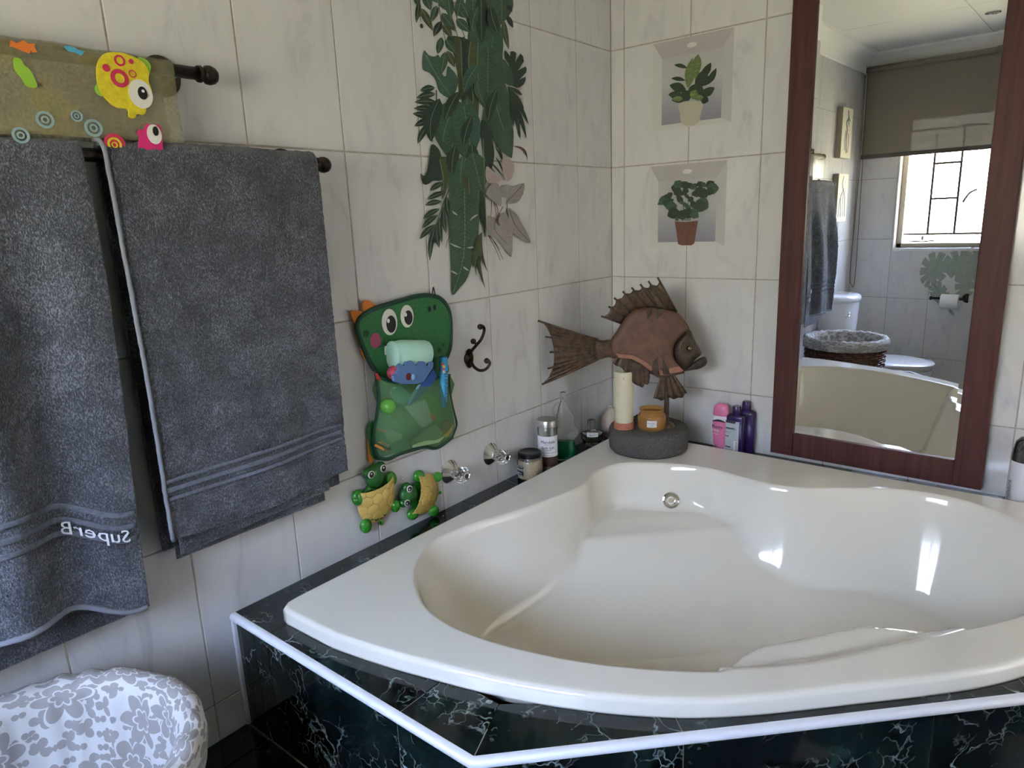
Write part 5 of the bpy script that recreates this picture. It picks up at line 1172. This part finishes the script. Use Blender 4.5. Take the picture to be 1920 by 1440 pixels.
# ================================================================== JARS ON THE LEFT LEDGE
def at(cx_, x):  # ledge point with given x whose base projects to pixel column cx_
    lo, hi = -1.2, -.02
    for _ in range(40):
        m_ = (lo+hi)/2
        if proj((x, m_, .03))[0] < cx_: lo = m_
        else: hi = m_
    return np.array([x, (lo+hi)/2, 0])
SALT = m_noisy('cream_bath_salts', (.50, .36, .22), (.68, .53, .37), 260, .8, bump=.5)
b = at(994, .056); r = .043; H = zat(b[0], b[1], 846)
j1 = thing('salt_jar', 'squat glass jar of cream bath salts with a black lid and black label', 'jar', tuple(b))
lathe('glass', [(0, .0004), (r-.005, .0004), (r, .006), (r, H*.66), (r-.004, H*.76), (r-.010, H*.82), (r-.010, H*.86), (r-.012, H*.86), (r-.012, H*.80), (r-.0055, H*.72), (r-.003, H*.64), (r-.003, .006), (0, .004)], GLASS, j1, b, seg=48, ang=60)
lathe('salts', [(0, .0045), (r-.004, .007), (r-.004, H*.62), (r-.008, H*.70), (0, H*.70)], SALT, j1, b, seg=36)
lathe('lid', [(r-.006, H*.83), (r-.005, H*.83), (r-.004, H*.85), (r-.004, H-.002), (r-.006, H), (r-.010, H+.0005), (r-.012, H-.001), (0, H-.001)], BLACK, j1, b, seg=48)
a = cam_ang(b)-.95
lb = wrap_label('label', b, r+.0004, H*.18, H*.56, a, .42, BLACK, j1); wrap_label('label_border', b, r+.0009, H*.52, H*.54, a, .38, LAB, lb, .0002); wrap_label('label_border', b, r+.0009, H*.20, H*.215, a, .38, LAB, lb, .0002)
wrap_text('label_text', 'WISHES', .0115, b, r+.001, H*.38, a+.04, LAB, lb); wrap_text('label_text', 'candle co', .006, b, r+.001, H*.27, a, LAB, lb)
b = at(1028, .060); r = .0335; H = zat(b[0], b[1], 785)
j2 = thing('bath_salt_bottle', 'tall glass bath salt jar with a silver lid and white lettered label', 'jar', tuple(b))
STEEL = mat('brushed_silver_lid', (.45, .44, .42), .3, .9)
lathe('glass', [(0, .0004), (r-.003, .0004), (r, .004), (r, H*.84), (r-.003, H*.87), (r-.006, H*.87), (r-.003, H*.82), (r-.003, .005), (0, .004)], GLASS, j2, b, seg=48, ang=60)
lathe('salts', [(0, .0045), (r-.0035, .0055), (r-.0035, H*.10), (0, H*.10)], m_noisy('pink_grey_salts', (.38, .26, .24), (.60, .48, .44), 240, .8), j2, b, seg=32)
lathe('salts', [(0, H*.10), (r-.0035, H*.10), (r-.0035, H*.44), (0, H*.44)], m_noisy('dark_red_salts', (.10, .03, .025), (.20, .08, .06), 240, .8), j2, b, seg=32)
lathe('lid', [(r+.0015, H*.865), (r+.0025, H*.87), (r+.0025, H-.004), (r+.0005, H-.0005), (r-.003, H), (0, H)], STEEL, j2, b, seg=48)
a = cam_ang(b); lb = wrap_label('label', b, r+.0004, H*.30, H*.70, a-.1, 1.35, LAB, j2, n=24)
wrap_text('label_text', 'Mandele', .0150, b, r+.0012, H*.565, a, INK, lb); wrap_text('label_text', 'C A N D L E S', .0038, b, r+.0012, H*.535, a, INK, lb); wrap_text('label_text', 'Bath Salt', .0128, b, r+.0012, H*.455, a, INK, lb); wrap_text('label_text', 'LAVENDER', .0046, b, r+.0012, H*.425, a, INK, lb)
wrap_label('label_rule', b, r+.001, H*.375, H*.380, a-.1, 1.25, INK, lb, .0002, 20); wrap_label('label_rule', b, r+.001, H*.325, H*.329, a-.1, .7, INK, lb, .0002, 16)
def loft(name, secs, m, parent, base, yaw=0, seg=36, pw=2.0, capped=True, ang=40):
    """secs: (z, rx, ry[, dx, dy]); superellipse sections"""
    V = []; F = []; c, s = math.cos(yaw), math.sin(yaw)
    for q in secs:
        z, rx, ry = q[:3]; dx, dy = (q[3], q[4]) if len(q) > 3 else (0, 0)
        for i in range(seg):
            t_ = 2*PI*i/seg; ct, st = math.cos(t_), math.sin(t_); x = math.copysign(abs(ct)**(2/pw), ct)*rx+dx; y = math.copysign(abs(st)**(2/pw), st)*ry+dy; V.append((base[0]+x*c-y*s, base[1]+x*s+y*c, base[2]+z))
    n = len(secs)
    for j in range(n-1):
        for i in range(seg): k = (i+1) % seg; F.append((j*seg+i, j*seg+k, (j+1)*seg+k, (j+1)*seg+i))
    if capped: F += [tuple(range(seg))[::-1], tuple((n-1)*seg+i for i in range(seg))]
    return autosm(obj(name, V, F, m, parent), ang)
# sculptural glass bottle with green liquid
b = at(1061, .056); yw = cam_ang(b)+PI/2; H = zat(b[0], b[1], 735)
FG = mat('frosted_clear_glass', (.88, .92, .90), .12, trans=1.0, ior=1.3)
j3 = thing('figure_bottle', 'body-shaped clear glass bottle with green liquid and a glass stopper', 'bottle', tuple(b))
w = .038
secs = [(.0005, w*.95, .022), (H*.05, w, .024), (H*.15, w*.93, .023), (H*.25, w*.85, .022), (H*.30, w*.80, .020, -.002, 0), (H*.36, w*1.0, .024, .004, 0), (H*.40, w*1.08, .026, .005, 0), (H*.44, w*1.05, .026, .004, 0), (H*.52, w*.88, .022, .000, 0), (H*.60, w*.78, .020, 0, 0), (H*.66, w*.80, .020, 0, 0), (H*.70, w*.66, .019, -.002, 0), (H*.76, w*.50, .015, -.005, 0), (H*.82, w*.36, .011, -.006, 0), (H*.865, .009, .009, -.006, 0)]
loft('glass', secs, FG, j3, b, yw, 40, 3.0, ang=60)
loft('green_liquid', [(.006, w*.86, .019), (H*.10, w*.88, .020), (H*.24, w*.76, .018), (H*.29, w*.70, .016)], mat('green_liquid', (.02, .30, .13), .1, trans=.4, ior=1.33), j3, b, yw, 32, 3.0)
sc_ = b+np.array([math.cos(yw), math.sin(yw), 0])*-.006
lathe('stopper', [(.009, H*.865), (.011, H*.88), (.012, H*.93), (.0115, H*.985), (.009, H), (0, H)], GLASS, j3, sc_, seg=10, ang=20)
text('base_text', 'LUXOR', .011, mat('dark_green_ink', (.01, .10, .05), .4), j3, b+np.array([0, 0, .012])+np.array([CC[0]-b[0], CC[1]-b[1], 0])/math.dist(CC[:2], b[:2])*.0255-np.array([math.cos(yw), math.sin(yw), 0])*.018, (math.cos(yw), math.sin(yw), 0), (0, 0, 1), .0003)
tube('handle_loop', smooth_pts([sc_+np.array([math.cos(yw), math.sin(yw), 0])*q+np.array([0, 0, h]) for q, h in [(-.008, H*.84), (-.024, H*.83), (-.034, H*.74), (-.030, H*.66), (-.016, H*.66)]], 6), .0025, FG, j3, 8)
# apothecary jar
b = at(1110, .060); r = .042; H = zat(b[0], b[1], 786)
j4 = thing('apothecary_jar', 'rounded glass apothecary jar with knobbed lid and small white label', 'jar', tuple(b))
Hb = zat(b[0], b[1], 808)
lathe('glass', [(0, .0004), (r*.55, .0004), (r*.60, .004), (r*.50, .009), (r*.75, .016), (r*.98, .035), (r, .052), (r*.92, Hb*.74), (r*.76, Hb*.84), (r*.80, Hb*.88), (r*.76, Hb*.88), (r*.70, Hb*.84), (r*.86, Hb*.72), (r*.94, .052), (r*.9, .036), (r*.6, .018), (0, .014)], GLASS, j4, b, seg=48, ang=60)
lathe('lid', [(r*.84, Hb*.885), (r*.86, Hb*.90), (r*.80, Hb*.93), (r*.45, Hb*.99), (r*.20, Hb*1.0), (.008, Hb*1.02), (.014, Hb*1.05), (.016, H-.008), (.013, H-.001), (0, H), ], GLASS, j4, b, seg=40, ang=60)
lathe('contents', [(0, .0145), (r*.58, .0185), (r*.88, .036), (r*.90, .050), (0, .050)], m_noisy('dark_contents', (.05, .05, .035), (.16, .15, .10), 200, .8), j4, b, seg=32)
a = cam_ang(b)+.05; lb = wrap_label('label', b, r+.0006, .050, .066, a, .50, LAB, j4); wrap_text('label_text', 'BATH', .009, b, r+.0012, .0545, a, INKG, lb)
# cream shell-shaped vase behind the candle
b = np.array([.075, -.135, 0]); H = zat(b[0], b[1], 768)
b = at(1146, .060); H = zat(b[0], b[1], 766)
j5 = thing('ribbed_vase', 'cream ribbed rounded vase with a ring handle, half hidden behind the pillar candle', 'vase', tuple(b))
VW = m_noisy('cream_pink_ceramic', (.52, .42, .33), (.62, .53, .44), 12, .5)
V = []; F = []; N = 60; pr = [(.0005, .020), (.01, .028), (.03, .036), (.05, .038), (.07, .034), (.085, .025), (H-.004, .013), (H, .012)]
for z, r in pr:
    for i in range(N): a = 2*PI*i/N; q = r*(1+.035*math.cos(a*12)); V.append((b[0]+q*math.cos(a), b[1]+q*math.sin(a), z*(H/.10) if z < H-.01 else z))
for j in range(len(pr)-1):
    for i in range(N): k = (i+1) % N; F.append((j*N+i, j*N+k, (j+1)*N+k, (j+1)*N+i))
F += [tuple(range(N))[::-1], tuple((len(pr)-1)*N+i for i in range(N))]
obj('vase_body', V, F, VW, j5, smooth=True); yq = cam_ang(b)+PI/2
tube('ring_handle', [b+np.array([math.cos(yq)*.010*math.cos(t_), math.sin(yq)*.010*math.cos(t_), H+.004+.007*math.sin(t_)]) for t_ in np.linspace(0, 2*PI, 20, endpoint=False)], .0018, VW, j5, 8, True)

# ================================================================== BOTTLES ON THE RIGHT LEDGE
def atb(cx_, y):
    lo, hi = .02, 1.7
    for _ in range(40):
        m_ = (lo+hi)/2
        if proj((m_, y, .03))[0] < cx_: lo = m_
        else: hi = m_
    return np.array([(lo+hi)/2, y, 0])
PINKB = flat('pink_bottle_plastic', (.72, .20, .38), .3); WBOT = flat('white_bottle_plastic', (.74, .72, .76), .3); PUR = flat('deep_purple_plastic', (.030, .015, .085), .25, coat=.2); PLAB = m_noisy('grey_printed_label', (.38, .42, .46), (.52, .56, .60), 300, .5)
b = atb(1351, -.050); H = zat(b[0], b[1], 757); w = .0315
s1 = thing('shampoo_bottle', 'pink and white puppy shampoo bottle, leftmost on the ledge', 'bottle', tuple(b))
loft('bottle_body', [(.0005, w*.55, .012), (.004, w*.68, .015), (.02, w*.80, .018), (H*.35, w*.95, .019), (H*.6, w*1.02, .019), (H*.72, w*.98, .018), (H*.76, w*.90, .017)], WBOT, s1, b, 0, 36, 2.6)
loft('cap', [(H*.765, w*.92, .0175), (H*.78, w*.94, .018), (H*.90, w*.86, .017), (H*.97, w*.72, .014), (H, w*.45, .009)], PINKB, s1, b, 0, 36, 2.8)
fyb = b[1]
def front_label(nm, pts, base, y, m, parent, sm=3, th=.0006):
    P = [np.array([base[0]+a, base[1]+y, c]) for a, c in pts]; P = smooth_pts(P, sm, True) if sm > 1 else P; return prism(nm, P, (0, -th, 0), m, parent)
pl = loft('pink_label', [(.007, w*.62, .0165), (.02, w*.765, .0192), (H*.35, w*.915, .0202), (H*.6, w*.985, .0202), (H*.655, w*.97, .0200)], PINKB, s1, b, 0, 36, 2.6)
front_label('dark_band', [(-w*.72, H*.665), (0, H*.70), (w*.72, H*.665), (w*.6, H*.65), (0, H*.655), (-w*.6, H*.65)], b, -.0210, flat('navy_print', (.03, .02, .06), .4), s1, 3)
text('label_text', 'Puppy-', .0155, flat('navy_print', (.03, .02, .06), .4), s1, (b[0]-w*.78, b[1]-.0215, H*.515), (1, 0, 0), (0, 0, 1), .0003); text('label_text', 'Mild', .0145, LAB, s1, (b[0]-w*.78, b[1]-.0215, H*.435), (1, 0, 0), (0, 0, 1), .0003); text('label_text', 'shampoo', .0065, LAB, s1, (b[0]-w*.7, b[1]-.0215, H*.385), (1, 0, 0), (0, 0, 1), .0003)
front_label('heart', [(-w*.62, H*.16), (-w*.52, H*.175), (-w*.42, H*.16), (-w*.52, H*.125)], b, -.0212, LAB, s1, 1)
def pbottle(label, cx_, y, top, w, lab, yaw=0):
    b = atb(cx_, y); H = zat(b[0], b[1], top); t_ = thing('shampoo_bottle', label, 'bottle', tuple(b))
    loft('bottle_body', [(.0005, w*.9, .014), (.005, w, .017), (H*.5, w, .018), (H*.76, w, .018), (H*.80, w*.96, .017), (H*.825, w*.72, .014), (H*.835, w*.42, .011)], PUR, t_, b, yaw, 40, 3.4)
    loft('cap', [(H*.835, w*.44, w*.44), (H*.85, w*.46, w*.46), (H*.98, w*.43, w*.43), (H, w*.38, w*.38)], PUR, t_, b, yaw, 28, 2)
    if lab:
        l = front_label('label', [(-w*.92, .006), (w*.48, .006), (w*.52, H*.70), (w*.16, H*.70), (w*.10, H*.665), (-w*.90, H*.72)], b, -.0185, PLAB, t_, 1)
        D = flat('dark_print', (.03, .035, .06), .5)
        for z, x0_, x1_, hh in [(.69, -.88, .08, .010), (.555, -.88, 0.02, .004), (.385, -.88, -.55, .003), (.165, -.88, -.30, .004)]: front_label('print_bar', [(w*x0_, H*z-hh/2), (w*x1_, H*z-hh/2-.001), (w*x1_, H*z+hh/2-.001), (w*x0_, H*z+hh/2)], b, -.0193, D, l, 1, .0003)
        text('label_text', 'DIRECTIONS', .0062, D, l, (b[0]-w*.85, b[1]-.0193, H*.525), (1, 0, 0), (0, 0, 1), .0002); text('label_text', 'blue tint', .0055, D, l, (b[0]-w*.85, b[1]-.0193, H*.46), (1, 0, 0), (0, 0, 1), .0002)
        front_label('barcode', [(w*.0, H*.06), (w*.42, H*.06), (w*.42, H*.30), (w*.0, H*.30)], b, -.0193, LAB, l, 1, .0003)
        for i in range(9): front_label('code_bar', [(w*.18, H*(.075+.024*i)), (w*.40, H*(.075+.024*i)), (w*.40, H*(.085+.024*i)), (w*.18, H*(.085+.024*i))], b, -.0197, D, l, 1, .0002)
pbottle('dark purple shampoo bottle with grey printed label, middle of the trio', 1379, -.050, 761, .0335, True)
pbottle('taller dark purple shampoo bottle without visible label, rightmost of the trio', 1397, -.0205, 752, .0335, False)
b = atb(1914, -.050); H = zat(b[0], b[1], 820); r = .034
s4 = thing('lotion_bottle', 'white lotion bottle with a dark metallic cap at the right end of the ledge', 'bottle', tuple(b))
loft('bottle_body', [(.0005, r*.92, r*.92), (.006, r, r), (H*.45, r*.97, r*.97), (H*.66, r*.93, r*.93)], WBOT, s4, b, 0, 36, 2); loft('cap', [(H*.66, r*.94, r*.94), (H*.80, r*.93, r*.93), (H*.93, r*.80, r*.80), (H*.99, r*.5, r*.5), (H, r*.2, r*.2)], mat('dark_chrome_cap', (.18, .18, .19), .15, .9), s4, b, 0, 36, 2)
text('label_text', 'moisture', .017, flat('grey_print', (.20, .20, .22), .5), s4, (b[0]-r*.72, b[1]-r*.78, H*.08), (0, 0, 1), (-.8, .6, 0), .0003)

# ================================================================== LAUNDRY BASKET
BC = np.array([.268, -2.115]); BR = .228; ZB = .070
bs_ = thing('laundry_basket', 'round brown wicker laundry basket with a grey floral fabric liner', 'laundry basket', (BC[0], BC[1], FLOOR))
WK = m_noisy('red_brown_wicker', (.055, .018, .012), (.17, .055, .03), 120, .35, bump=.3); WK.node_tree.nodes['Principled BSDF'].inputs['Coat Weight'].default_value = .4
nrow = 42; NSt = 40
base_mesh = None
for k in range(nrow):
    z = FLOOR+.008+k*(ZB-.035-FLOOR-.008)/(nrow-1); r = .195+.022*(k/(nrow-1)); ph = (k % 2)*PI
    nseg = NSt*3
    pts = [(BC[0]+(r+.0045*math.cos(a*NSt/2+ph))*math.cos(a), BC[1]+(r+.0045*math.cos(a*NSt/2+ph))*math.sin(a), z) for a in np.linspace(0, 2*PI, nseg, endpoint=False)]
    tube('wicker_strand', pts, .0058, WK, bs_, 5, True)
mb = MB()
for i in range(NSt):
    a = 2*PI*i/NSt; V, F = tube_g([(BC[0]+.195*math.cos(a), BC[1]+.195*math.sin(a), FLOOR+.002), (BC[0]+.217*math.cos(a), BC[1]+.217*math.sin(a), ZB-.02)], .004, 6); mb.add(V, F)
o = mb.build('wicker_stakes', WK, bs_, smooth=True); o['kind'] = 'stuff'
lathe('basket_floor', [(0, FLOOR+.004), (.192, FLOOR+.004), (.192, FLOOR+.012), (0, FLOOR+.012)], WK, bs_, (BC[0], BC[1], 0))
# liner with puckers
LM = mat('grey_floral_cotton', (.6, .6, .62), .85); t = NT(LM)
uvn = t.n('TexCoord').outputs['UV']
def flower(sc, loc, r0, amp, npet, soft, rnd=.9, phase=0.0):
    mp = t.mapping(uvn, (sc, sc, 1), loc=loc); vo = t.n('TexVoronoi', voronoi_dimensions='2D', feature='F1'); vo.inputs['Scale'].default_value = 1; vo.inputs['Randomness'].default_value = rnd; t.l(mp, vo.inputs['Vector'])
    sb = t.n('VectorMath', operation='SUBTRACT'); t.l(mp, sb.inputs[0]); t.l(vo.outputs['Position'], sb.inputs[1]); sp_ = t.n('SeparateXYZ'); t.l(sb.outputs[0], sp_.inputs[0])
    ang = t.math('ADD', t.math('ARCTAN2', sp_.outputs[1], sp_.outputs[0]), phase)
    pet = t.math('ABSOLUTE', t.math('COSINE', t.math('MULTIPLY', ang, npet/2.0))); rad = t.math('MULTIPLY_ADD', pet, amp, r0)
    return vo.outputs['Distance'], rad, ang, t
d1, r1, _, _ = flower(9, (0, 0, 0), .22, .22, 6, 0); d2, r2, _, _ = flower(9, (0, 0, 0), .10, .07, 6, 0); d3, r3, _, _ = flower(21, (3.3, 1.7, 0), .10, .30, 3, 0); d4, r4, _, _ = flower(34, (7.3, 5.7, 0), .05, .33, 2, 0)
lt = lambda a, b: t.math('LESS_THAN', a, b)
big = lt(d1, r1); core = t.math('MULTIPLY', lt(d2, t.math('ADD', r2, .035)), t.math('GREATER_THAN', d2, r2)); leafm = t.math('MAXIMUM', lt(d3, r3), lt(d4, r4)); ring_ = t.math('MULTIPLY', lt(d1, t.math('ADD', r1, .05)), t.math('GREATER_THAN', d1, r1))
f = t.math('MAXIMUM', big, t.math('MULTIPLY', leafm, t.math('SUBTRACT', 1.0, ring_))); f = t.math('MULTIPLY', f, t.math('SUBTRACT', 1.0, core))
t.l(t.mix(f, (.62, .61, .60), (.33, .305, .295)), t.b.inputs['Base Color'])
NA = 160
def liner_pt(a, s):
    """s 0..1 : outer skirt -> over the rim -> down the inside -> bottom"""
    pk = .5+.5*math.sin(a*11+3*math.sin(a*4)); pk2 = .6*math.sin(a*19+2.6*math.sin(a*5))+.4*math.sin(a*31+2*math.sin(a*3)); fold = math.exp(-((((a-2.2+PI) % (2*PI))-PI)/.06)**2)+.8*math.exp(-((((a-1.75+PI) % (2*PI))-PI)/.05)**2)+.6*math.exp(-((((a-3.1+PI) % (2*PI))-PI)/.05)**2)
    if s < .22: q = s/.22; r = .228+.006*q+.005*pk; z = ZB-.050+.040*q
    elif s < .40: q = (s-.22)/.18; th = PI*q; r = .214+.021*math.cos(th)+.004*pk*math.sin(th)*1; z = ZB-.010+.021*math.sin(th)+.0045*pk2*math.sin(th)
    elif s < .85: q = (s-.40)/.45; r = .193-.035*q-.012*fold*(1-q)+.003*pk2*(1-q)-.006*math.sin(PI*q)*math.sin(3*a+1); z = ZB-.010-.40*q
    else: q = (s-.85)/.15; r = .158*(1-q)+.001; z = ZB-.41-.03*q
    return r, z
V = []; F = []; UVs = []; NS_ = 56
for j in range(NS_+1):
    s = j/NS_
    for i in range(NA+1):
        a = 2*PI*i/NA; r, z = liner_pt(a, s); V.append((BC[0]+r*math.cos(a), BC[1]+r*math.sin(a), z)); UVs.append((a*.20, s*.85))
for j in range(NS_):
    for i in range(NA): k = j*(NA+1)+i; F.append((k, k+NA+1, k+NA+2, k+1))
o = obj('liner', V, F, LM, bs_, smooth=True, uv=UVs); so = o.modifiers.new('s', 'SOLIDIFY'); so.thickness = .0015

# ================================================================== THINGS SEEN IN THE MIRROR
# toilet against the left wall
ty = -2.60; toi = thing('toilet', 'white close-coupled toilet with closed lid seen in the mirror beyond the basket', 'toilet', (.35, ty, FLOOR))
def dsec(z, x0_, xf_, hw, n=40, pw=2.4, xc=None):
    """plan outline: flat back at x0, rounded front at xf"""
    P = []
    for i in range(n): t_ = -PI/2+PI*i/(n-1); P.append((x0_+(xf_-x0_)*abs(math.cos(t_))**(2/pw), ty+hw*math.copysign(abs(math.sin(t_))**(2/pw), math.sin(t_)), z))
    return P
def dloft(nm, secs, m, par, **kw):
    V = []; F = []; n = 40
    for s in secs: V += dsec(*s)
    for j in range(len(secs)-1):
        for i in range(n): k = (i+1) % n; F.append((j*n+i, j*n+k, (j+1)*n+k, (j+1)*n+i))
    F += [tuple(range(n))[::-1], tuple((len(secs)-1)*n+i for i in range(n))]
    return autosm(obj(nm, V, F, m, par), 45)
dloft('tank', [(-.14, .006, .17, .15), (-.10, .006, .178, .165), (.10, .006, .188, .18), (.228, .006, .192, .185)], CERAMIC, toi)
dloft('tank_lid', [(.229, .004, .198, .190), (.236, .003, .203, .195), (.255, .003, .203, .195), (.268, .006, .195, .186), (.272, .012, .18, .17)], CERAMIC, toi)
lev = lathe('flush_lever', [(.013, 0), (.013, .004), (.008, .008), (0, .009)], CHROME, toi, (.170, ty+.095, .155), (1, .3, 0), 20); tube('lever_arm', [(.179, ty+.098, .155), (.180, ty+.125, .148), (.168, ty+.155, .142)], .0045, CHROME, lev)
def oval(z, cx_, rx, ry, n=44): return [(cx_+rx*math.cos(a)*(1 if math.cos(a) > 0 else .9), ty+ry*math.sin(a), z) for a in np.linspace(0, 2*PI, n, endpoint=False)]
def oloft(nm, secs, m, par):
    V = []; F = []; n = 44
    for s in secs: V += oval(*s)
    for j in range(len(secs)-1):
        for i in range(n): k = (i+1) % n; F.append((j*n+i, j*n+k, (j+1)*n+k, (j+1)*n+i))
    F += [tuple(range(n))[::-1], tuple((len(secs)-1)*n+i for i in range(n))]
    return autosm(obj(nm, V, F, m, par), 50)
oloft('bowl', [(FLOOR+.001, .36, .20, .11), (FLOOR+.03, .36, .19, .105), (FLOOR+.12, .36, .17, .10), (FLOOR+.20, .38, .20, .125), (FLOOR+.30, .40, .235, .165), (FLOOR+.36, .41, .245, .178), (FLOOR+.375, .41, .245, .18)], CERAMIC, toi)
box('bowl_neck', .004, .22, ty-.11, ty+.11, FLOOR+.22, -.139, CERAMIC, toi, bevel=.02)
oloft('seat', [(FLOOR+.378, .415, .238, .182), (FLOOR+.392, .415, .242, .186), (FLOOR+.396, .415, .238, .182)], CERAMIC, toi)
oloft('seat_lid', [(FLOOR+.399, .415, .244, .187), (FLOOR+.411, .415, .246, .189), (FLOOR+.418, .415, .238, .18), (FLOOR+.422, .415, .19, .14)], CERAMIC, toi)
# roller blind
BLM = bpy.data.materials.new('taupe_blind_fabric'); BLM.use_nodes = True; MATS['bl'] = BLM; bb_ = BLM.node_tree.nodes['Principled BSDF']; bb_.inputs['Base Color'].default_value = (.27, .235, .19, 1); bb_.inputs['Roughness'].default_value = .9; bb_.inputs['Alpha'].default_value = .935
bl = thing('roller_blind', 'half lowered taupe roller blind over the window, seen in the mirror', 'blind', (.9, YB+.06, 1.70))
box('blind_fabric', .03, 1.62, YB+.0495, YB+.0503, 1.165, 1.695, BLM, bl); box('bottom_bar', .028, 1.622, YB+.045, YB+.055, 1.140, 1.167, flat('brown_bar', (.10, .085, .075), .6), bl, bevel=.002)
V, F = tube_g([(.03, YB+.065, 1.70), (1.62, YB+.065, 1.70)], .018, 16); obj('roller', V, F, BLM, bl, smooth=True)
for x in (.024, 1.626): box('bracket', x-.003, x+.003, YB, YB+.085, 1.675, 1.73, WHITE, bl)
tube('pull_chain', smooth_pts([(.028, YB+.075, 1.70), (.030, YB+.075, 1.0), (.020, YB+.075, .40), (.035, YB+.077, .30), (.055, YB+.078, .34), (.052, YB+.078, .9), (.040, YB+.078, 1.70)], 12), .0022, mat('brown_chain', (.14, .11, .08), .5), bl, 6)
# canvases
CAN = flat('cream_canvas', (.66, .62, .50), .8); CSI = flat('tan_canvas_side', (.36, .31, .25), .8)
def canvas(label, y0_, y1_, z0_, z1_, dancer):
    c = thing('canvas_print', label, 'picture', (0, (y0_+y1_)/2, (z0_+z1_)/2), 'canvases above the toilet')
    box('canvas_block', .001, .0345, y0_, y1_, z0_, z1_, CSI, c); box('canvas_face', .0345, .036, y0_, y1_, z0_, z1_, CAN, c)
    q = lambda a, h: (.0362, y0_+(y1_-y0_)*a, z0_+(z1_-z0_)*h)
    for pts, r in dancer: P = smooth_pts([q(*p) for p in pts], 6); V, F = tube_g(P, r, 5); V = [(max(.0358, min(.0372, v[0])), v[1], v[2]) for v in V]; obj('brush_stroke', V, F, flat('grey_blue_ink', (.10, .11, .16), .7), c)
canvas('upper cream canvas with a dark abstract figure, seen in the mirror', -2.755, -2.555, 1.135, 1.438, [([(.5, .95), (.45, .8), (.6, .7), (.5, .55), (.55, .4), (.45, .1)], .008), ([(.3, .75), (.45, .85), (.35, .65)], .006), ([(.6, .55), (.7, .35), (.62, .15)], .004), ([(.35, .5), (.3, .3), (.35, .12)], .004)])
canvas('lower cream canvas with a dark line drawing, seen in the mirror', -2.755, -2.555, .74, 1.038, [([(.5, .95), (.6, .8), (.5, .65), (.7, .5), (.6, .1)], .005), ([(.5, .7), (.3, .5), (.2, .1)], .004), ([(.45, .6), (.5, .4), (.4, .1)], .003), ([(.6, .6), (.8, .4), (.85, .1)], .004)])
# toilet roll holder
th = thing('toilet_roll_holder', 'dark metal toilet roll holder with a white roll below the window', 'roll holder', (.64, YB, .225))
tube('rod', [(.53, YB+.065, .222), (.80, YB+.065, .222)], .008, DARKMETAL, th, 12); lathe('end_cap', [(.012, 0), (.013, .008), (.009, .014), (0, .015)], DARKMETAL, th, (.535, YB+.065, .222), (-1, 0, 0), 16)
lathe('bracket', [(.030, 0), (.030, .004), (.012, .012), (.009, .02), (.009, .066)], DARKMETAL, th, (.725, YB, .222), (0, 1, 0), 24)
V = []; 
lathe('toilet_roll', [(.012, 0), (.046, 0), (.046, .10), (.012, .10), (.012, 0)], flat('white_tissue', (.78, .78, .78), .9), th, (.588, YB+.065, .205), (1, 0, 0), 36, capped=False)
# monstera sticker under the window
mon = thing('monstera_sticker', 'faded green split-leaf sticker under the window around the roll holder', 'wall sticker', (.64, YB, .3))
GM = m_leaf('faded_green_leaf_print', (.24, .30, .24), (.36, .41, .35), (.45, .48, .42))
def wleaf(c, L, W_, ang, off, cuts=5, m=GM):
    P = []; n = 60; d = np.array([math.cos(ang), math.sin(ang)]); nn_ = np.array([-d[1], d[0]])
    for i in range(n):
        t_ = 2*PI*i/n; k = abs(math.sin(t_*cuts)); r = 1-.42*(k > .965); x = L/2*math.cos(t_)*r; y = W_/2*math.sin(t_)*(1-.25*math.cos(t_))*r; q = np.array(c)+d*x+nn_*y; P.append((q[0], YB+off, q[1]))
    o = prism('leaf', P, (0, .0001, 0), m, mon); prism('midrib', [(c[0]-d[0]*L*.45+nn_[0]*.0015, YB+off+.0003, c[1]-d[1]*L*.45+nn_[1]*.0015), (c[0]+d[0]*L*.45, YB+off+.0003, c[1]+d[1]*L*.45), (c[0]-d[0]*L*.45-nn_[0]*.0015, YB+off+.0003, c[1]-d[1]*L*.45-nn_[1]*.0015)], (0, .0001, 0), LV, o)
for i, a in enumerate([((.52, .40), .24, .17, -1.9), ((.66, .42), .22, .16, -1.2), ((.78, .44), .26, .20, -.6), ((.57, .24), .20, .10, -1.0), ((.72, .30), .20, .15, -1.9), ((.84, .28), .24, .18, -2.3), ((.645, .125), .055, .022, -.9), ((.92, .42), .24, .18, -1.2)]): wleaf(*a, .0006+.0004*i)
# downlight
dl = thing('ceiling_downlight', 'small round recessed ceiling light, unlit, seen in the mirror', 'ceiling light', (.787, -2.442, CEIL))
lathe('bezel', [(.040, 0), (.040, .004), (.030, .006), (.028, .002)], CHROME, dl, (.787, -2.442, CEIL-.0045), (0, 0, -1), 32, capped=False); lathe('lamp_face', [(0, .001), (.028, .001), (.028, .002), (0, .002)], flat('grey_lens', (.35, .35, .33), .3), dl, (.787, -2.442, CEIL-.0045), (0, 0, -1), 24)
